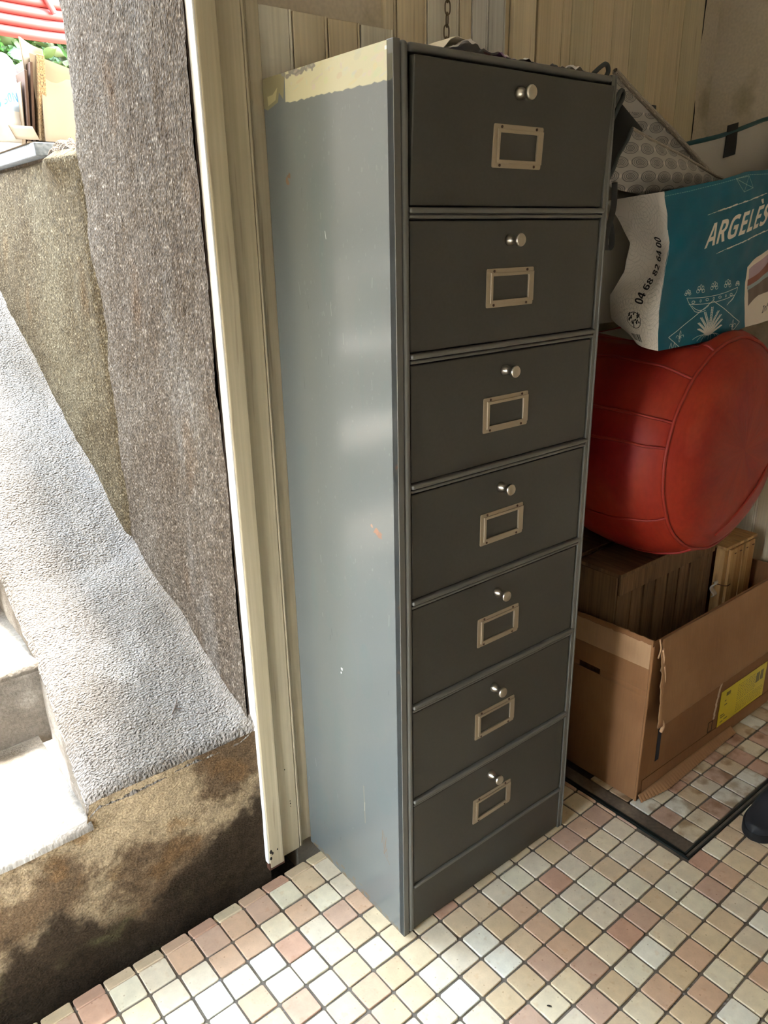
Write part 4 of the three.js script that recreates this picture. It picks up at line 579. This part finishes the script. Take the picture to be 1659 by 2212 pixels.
/* ------------------------------------------------ shoe at the edge */
{
  const s = thing('shoe', 'black rounded rubber shoe toe resting on the tiles before the hatch', 'shoe', [0.8, 0, 0.315]);
  const blk = std({ color: 0x1c1e22, roughness: 0.7 });
  const half = (t) => 0.047 * Math.pow(clamp(1 - Math.pow(1 - clamp(t / 0.42), 2.6)), 0.55) * (1 - 0.16 * Math.sin(clamp((t - 0.4) / 0.6) * Math.PI)) * (t > 0.93 ? Math.sqrt(clamp((1 - t) / 0.07)) * 0.6 + 0.4 : 1);
  const up = (t) => 0.02 + 0.05 * smooth(0.05, 0.55, t) * (1 - 0.1 * smooth(0.8, 1, t));
  mesh('upper', surf((u, v) => { const t = v, a = u * Math.PI, w = half(t); return [t * 0.27, 0.016 + up(t) * Math.pow(Math.sin(a), 0.7) * (w > 0.001 ? 1 : 0.2), -Math.cos(a) * w + 0.01 * t]; }, 36, 50), blk, s);
  mesh('sole', sheet((u, v) => [v * 0.272 - 0.003, 0.018, (u * 2 - 1) * (half(v) + 0.004) + 0.01 * v], 12, 50, 0.018), std({ color: 0x0c0c0d, roughness: 0.8 }), s);
}

/* ------------------------------------------------ things on the garden wall */
{
  const card2 = std({ color: 0x8a7a66, roughness: 0.85 });
  const cb = thing('scrap_box', 'open cardboard carton with sticking-out flaps on the grey coping', 'box', [-0.15, 1.571, -1.13]);
  mesh('side_wall', sheet((u, v) => [0.03 + 0.14 * u, 0.19 * v * (1 - 0.2 * u), -0.04 - 0.005 * Math.sin(v * 3)], 8, 10, 0.003, (u, v) => [u * 0.2, v * 0.2]), card2, cb);
  mesh('side_wall', sheet((u, v) => [-0.005 + 0.01 * v, 0.13 * v, -0.05 - 0.3 * u], 10, 8, 0.003, (u, v) => [u * 0.2, v * 0.2]), card2, cb);
  mesh('back_wall', bx(-0.004, 0.17, 0, 0.16, -0.36, -0.356), card2, cb); mesh('side_wall', bx(0.17, 0.174, 0, 0.16, -0.36, -0.03), card2, cb); mesh('bottom', bx(-0.004, 0.17, 0.0006, 0.004, -0.356, -0.04), card2, cb);
  mesh('flap', sheet((u, v) => [-0.055 + 0.06 * u + 0.012 * v, 0.002 + 0.028 * (1 - v) + 0.004 * u, 0.006 - 0.03 * u], 6, 4, 0.002, (u, v) => [u * 0.1, v * 0.1]), card2, cb);
  mesh('tall_flap', sheet((u, v) => [0.02 + 0.055 * u, 0.1 + 0.125 * v - 0.015 * u * v, -0.06 - 0.03 * Math.sin(u * 2)], 10, 10, 0.003, (u, v) => [u * 0.1, v * 0.1]), card2, cb);
  const chipMap = tex(256, 256, (u, v) => { const a = fbm(u * 40, v * 20, 231, 3), d = smooth(0.2, 0.35, n3(u * 50, v * 25, 233)); return lerp3([118, 92, 60], [158, 132, 96], clamp(0.5 + a * 1.4)).map((q) => q * (1 - d * 0.45)); }, true, 10);
  const ch = mesh('chipboard_offcut', uvm(bx(-0.009, 0.009, 0, 0.185, -0.2, 0, 0.001)), std({ map: chipMap, roughness: 0.9 })); ch.position.set(-0.118, 1.576, -1.16); ch.rotation.set(-0.03, 0.1, -0.12); tag(ch, 'speckled chipboard offcut standing in the scrap carton', 'board');
  const brown = std({ color: 0x4a3222, roughness: 0.8 });
  [[-0.149, 0.15, -0.1, 'shorter thin dark wood strip standing against the paper sack'], [-0.139, 0.168, -0.12, 'longer thin dark wood strip standing against the chipboard offcut']].forEach(([x, h, r, lab], k) => { const o = mesh('wood_strip', uvm(bx(-0.003, 0.003, 0, h, -0.16, 0, 0.001)), brown); o.position.set(x, 1.576, -1.17); o.rotation.z = r; tag(o, lab, 'strip'); });
  const sackMap = canvasTex(512, 512, (c, w, h) => { c.fillStyle = 'rgb(240,236,230)'; c.fillRect(0, 0, w, h); c.fillStyle = 'rgb(196,214,232)'; c.fillRect(200, 190, 300, 150); c.save(); c.translate(230, 300); c.rotate(-0.06); c.fillStyle = 'rgb(70,140,200)'; c.font = 'bold 74px sans-serif'; c.fillText('LERO 30N', 0, 0, 250); c.restore(); });
  const sk = mesh('paper_sack', sheet((u, v) => { const x = mix(-0.33, -0.142, u) + 0.02 * v * (u - 0.2), y = 1.573 + mix(0.0, 0.16 + 0.025 * Math.sin(u * 9) + 0.02 * u, v); return [x, y, -1.15 - 0.14 * u * (0.4 + 0.6 * v) + 0.03 * Math.sin(v * Math.PI) + 0.008 * fbm(u * 6, v * 6, 241, 3) - 0.15 * (1 - u) * 0.2]; }, 40, 40, 0.012), std({ map: sackMap, roughness: 0.6 }));
  tag(sk, 'white paper sack with blue print leaning on the coping', 'sack');
  const cs = mesh('cardboard_sheet', sheet((u, v) => [-0.122 + 0.10 * u + 0.02 * v, 1.574 + 0.14 * v, -1.142 - 0.03 * v - 0.004 * Math.sin(u * 5)], 8, 8, 0.003, (u, v) => [u * 0.1, v * 0.14]), card2); tag(cs, 'stained cardboard sheet leaning beside the chipboard offcut', 'cardboard');
}
{ // coral plastic garden chair up in the garden
  const cm = std({ color: 0x74241d, roughness: 0.5 });
  const c = thing('garden_chair', 'coral red plastic garden chair with curved slats before the leafy shrub', 'chair', [0.447, 1.5, -3.75]);
  const sx = [-0.34, 0.6];
  for (let k = 0; k < 6; k++) mesh('back_slat', tube(Array.from({ length: 13 }, (_, i) => { const t = i / 12; return [mix(sx[0], sx[1], t), 0.845 + k * 0.05 + 0.05 * Math.pow(t * 2 - 1, 2) - 0.03 * t, 0.1 * Math.sin(t * Math.PI)]; }), 0.0255, 40, 12), cm, c);
  for (const x of sx) mesh('upright', tube([[x, 0.0, 0.12], [x, 0.45, 0.02], [x, 1.14, -0.01]], 0.024, 24, 10), cm, c);
  mesh('strut', tube([[0.2, 1.2, 0.1], [0.26, 1.06, 0.125], [0.33, 0.93, 0.125]], 0.016, 16, 8), cm, c);
  for (let k = 0; k < 6; k++) mesh('seat_slat', bx(sx[0], sx[1], 0.43, 0.445, 0.06 + k * 0.075, 0.125 + k * 0.075, 0.005), cm, c);
  for (const x of sx) mesh('leg', tube([[x, 0.44, 0.5], [x, 0.2, 0.52], [x, 0.0, 0.54]], 0.02, 10, 8), cm, c);
}
{ // evergreen shrub
  const s = thing('leafy_shrub', 'bright green leafy shrub behind the coral chair', 'shrub', [0.8, 1.5, -5.0]);
  const leaf = new THREE.BufferGeometry(); { const pos = [], idx = []; const n = 5; for (let i = 0; i <= n; i++) { const t = i / n, w = 0.026 * Math.sin(Math.PI * Math.pow(t, 0.8)); pos.push(-w, 0.004, t * 0.1, 0, -0.002 - 0.006 * t, t * 0.1, w, 0.004, t * 0.1); } for (let i = 0; i < n; i++) for (let k = 0; k < 2; k++) { const a = i * 3 + k; idx.push(a, a + 3, a + 1, a + 1, a + 3, a + 4); } leaf.setAttribute('position', new THREE.Float32BufferAttribute(pos, 3)); leaf.setIndex(idx); leaf.computeVertexNormals(); }
  const lm = new THREE.MeshPhysicalMaterial({ color: 0xffffff, side: THREE.DoubleSide, roughness: 0.45, transmission: 0.3, thickness: 0 });
  const N = 7500, R = rng(77), im = new THREE.InstancedMesh(leaf, lm, N), m = new THREE.Matrix4(), q = new THREE.Quaternion(), e = new THREE.Euler(), col = new THREE.Color();
  for (let i = 0; i < N; i++) { const a = R() * 6.283, b = Math.acos(2 * R() - 1), r = 0.55 + 0.45 * Math.pow(R(), 0.5); e.set(R() * 3 - 1.5, R() * 6.283, R() * 2 - 1); q.setFromEuler(e); const k = 0.8 + R() * 0.8; m.compose(new THREE.Vector3(1.3 * r * Math.sin(b) * Math.cos(a), 0.95 + 0.95 * r * Math.cos(b), 0.5 * r * Math.sin(b) * Math.sin(a)), q, new THREE.Vector3(k, k, k)); im.setMatrixAt(i, m); col.setRGB(0.022 + R() * 0.035, 0.06 + R() * 0.07, 0.01 + R() * 0.01); im.setColorAt(i, col); }
  im.name = 'foliage'; im.userData.kind = 'stuff'; shade(im); s.add(im);
  const bark = std({ color: 0x4b3a2a, roughness: 0.9 });
  for (let k = 0; k < 7; k++) mesh('branch', tube([[0, 0, 0], [(R() - 0.5) * 0.5, 0.35, (R() - 0.5) * 0.3], [(R() - 0.5) * 1.3, 0.7 + R() * 0.4, (R() - 0.5) * 0.5]], 0.012, 12, 6), bark, s);
}

{ // dry bits lying about
  const dry = std({ color: 0x4a3a2c, roughness: 0.95 });
  const yr = (x, z) => interp(rampProf, z) - 0.006 + 0.012 * fbm(x * 6, z * 6, 3, 3) + 0.004;
  const tw = (pts) => tube(pts.map(([x, z]) => [x, yr(x, z), z]), 0.0012, 16, 5);
  tag(mesh('twig', merge([tw([[-0.237, -0.457], [-0.25, -0.44], [-0.262, -0.428]]), tw([[-0.25, -0.44], [-0.245, -0.434], [-0.238, -0.432]])]), dry), 'small dry forked twig lying on the grey ramp', 'twig');
  const h = mesh('seed_husk', (() => { const g = new THREE.IcosahedronGeometry(0.0045, 2); g.scale(1, 0.35, 0.35); return g; })(), std({ color: 0x17120e, roughness: 0.8 })); h.position.set(0.111, 0.0016, 0.286); h.rotation.y = -0.9; tag(h, 'tiny black husk lying on a pink floor tile', 'husk');
}
renderer.render(scene, camera);
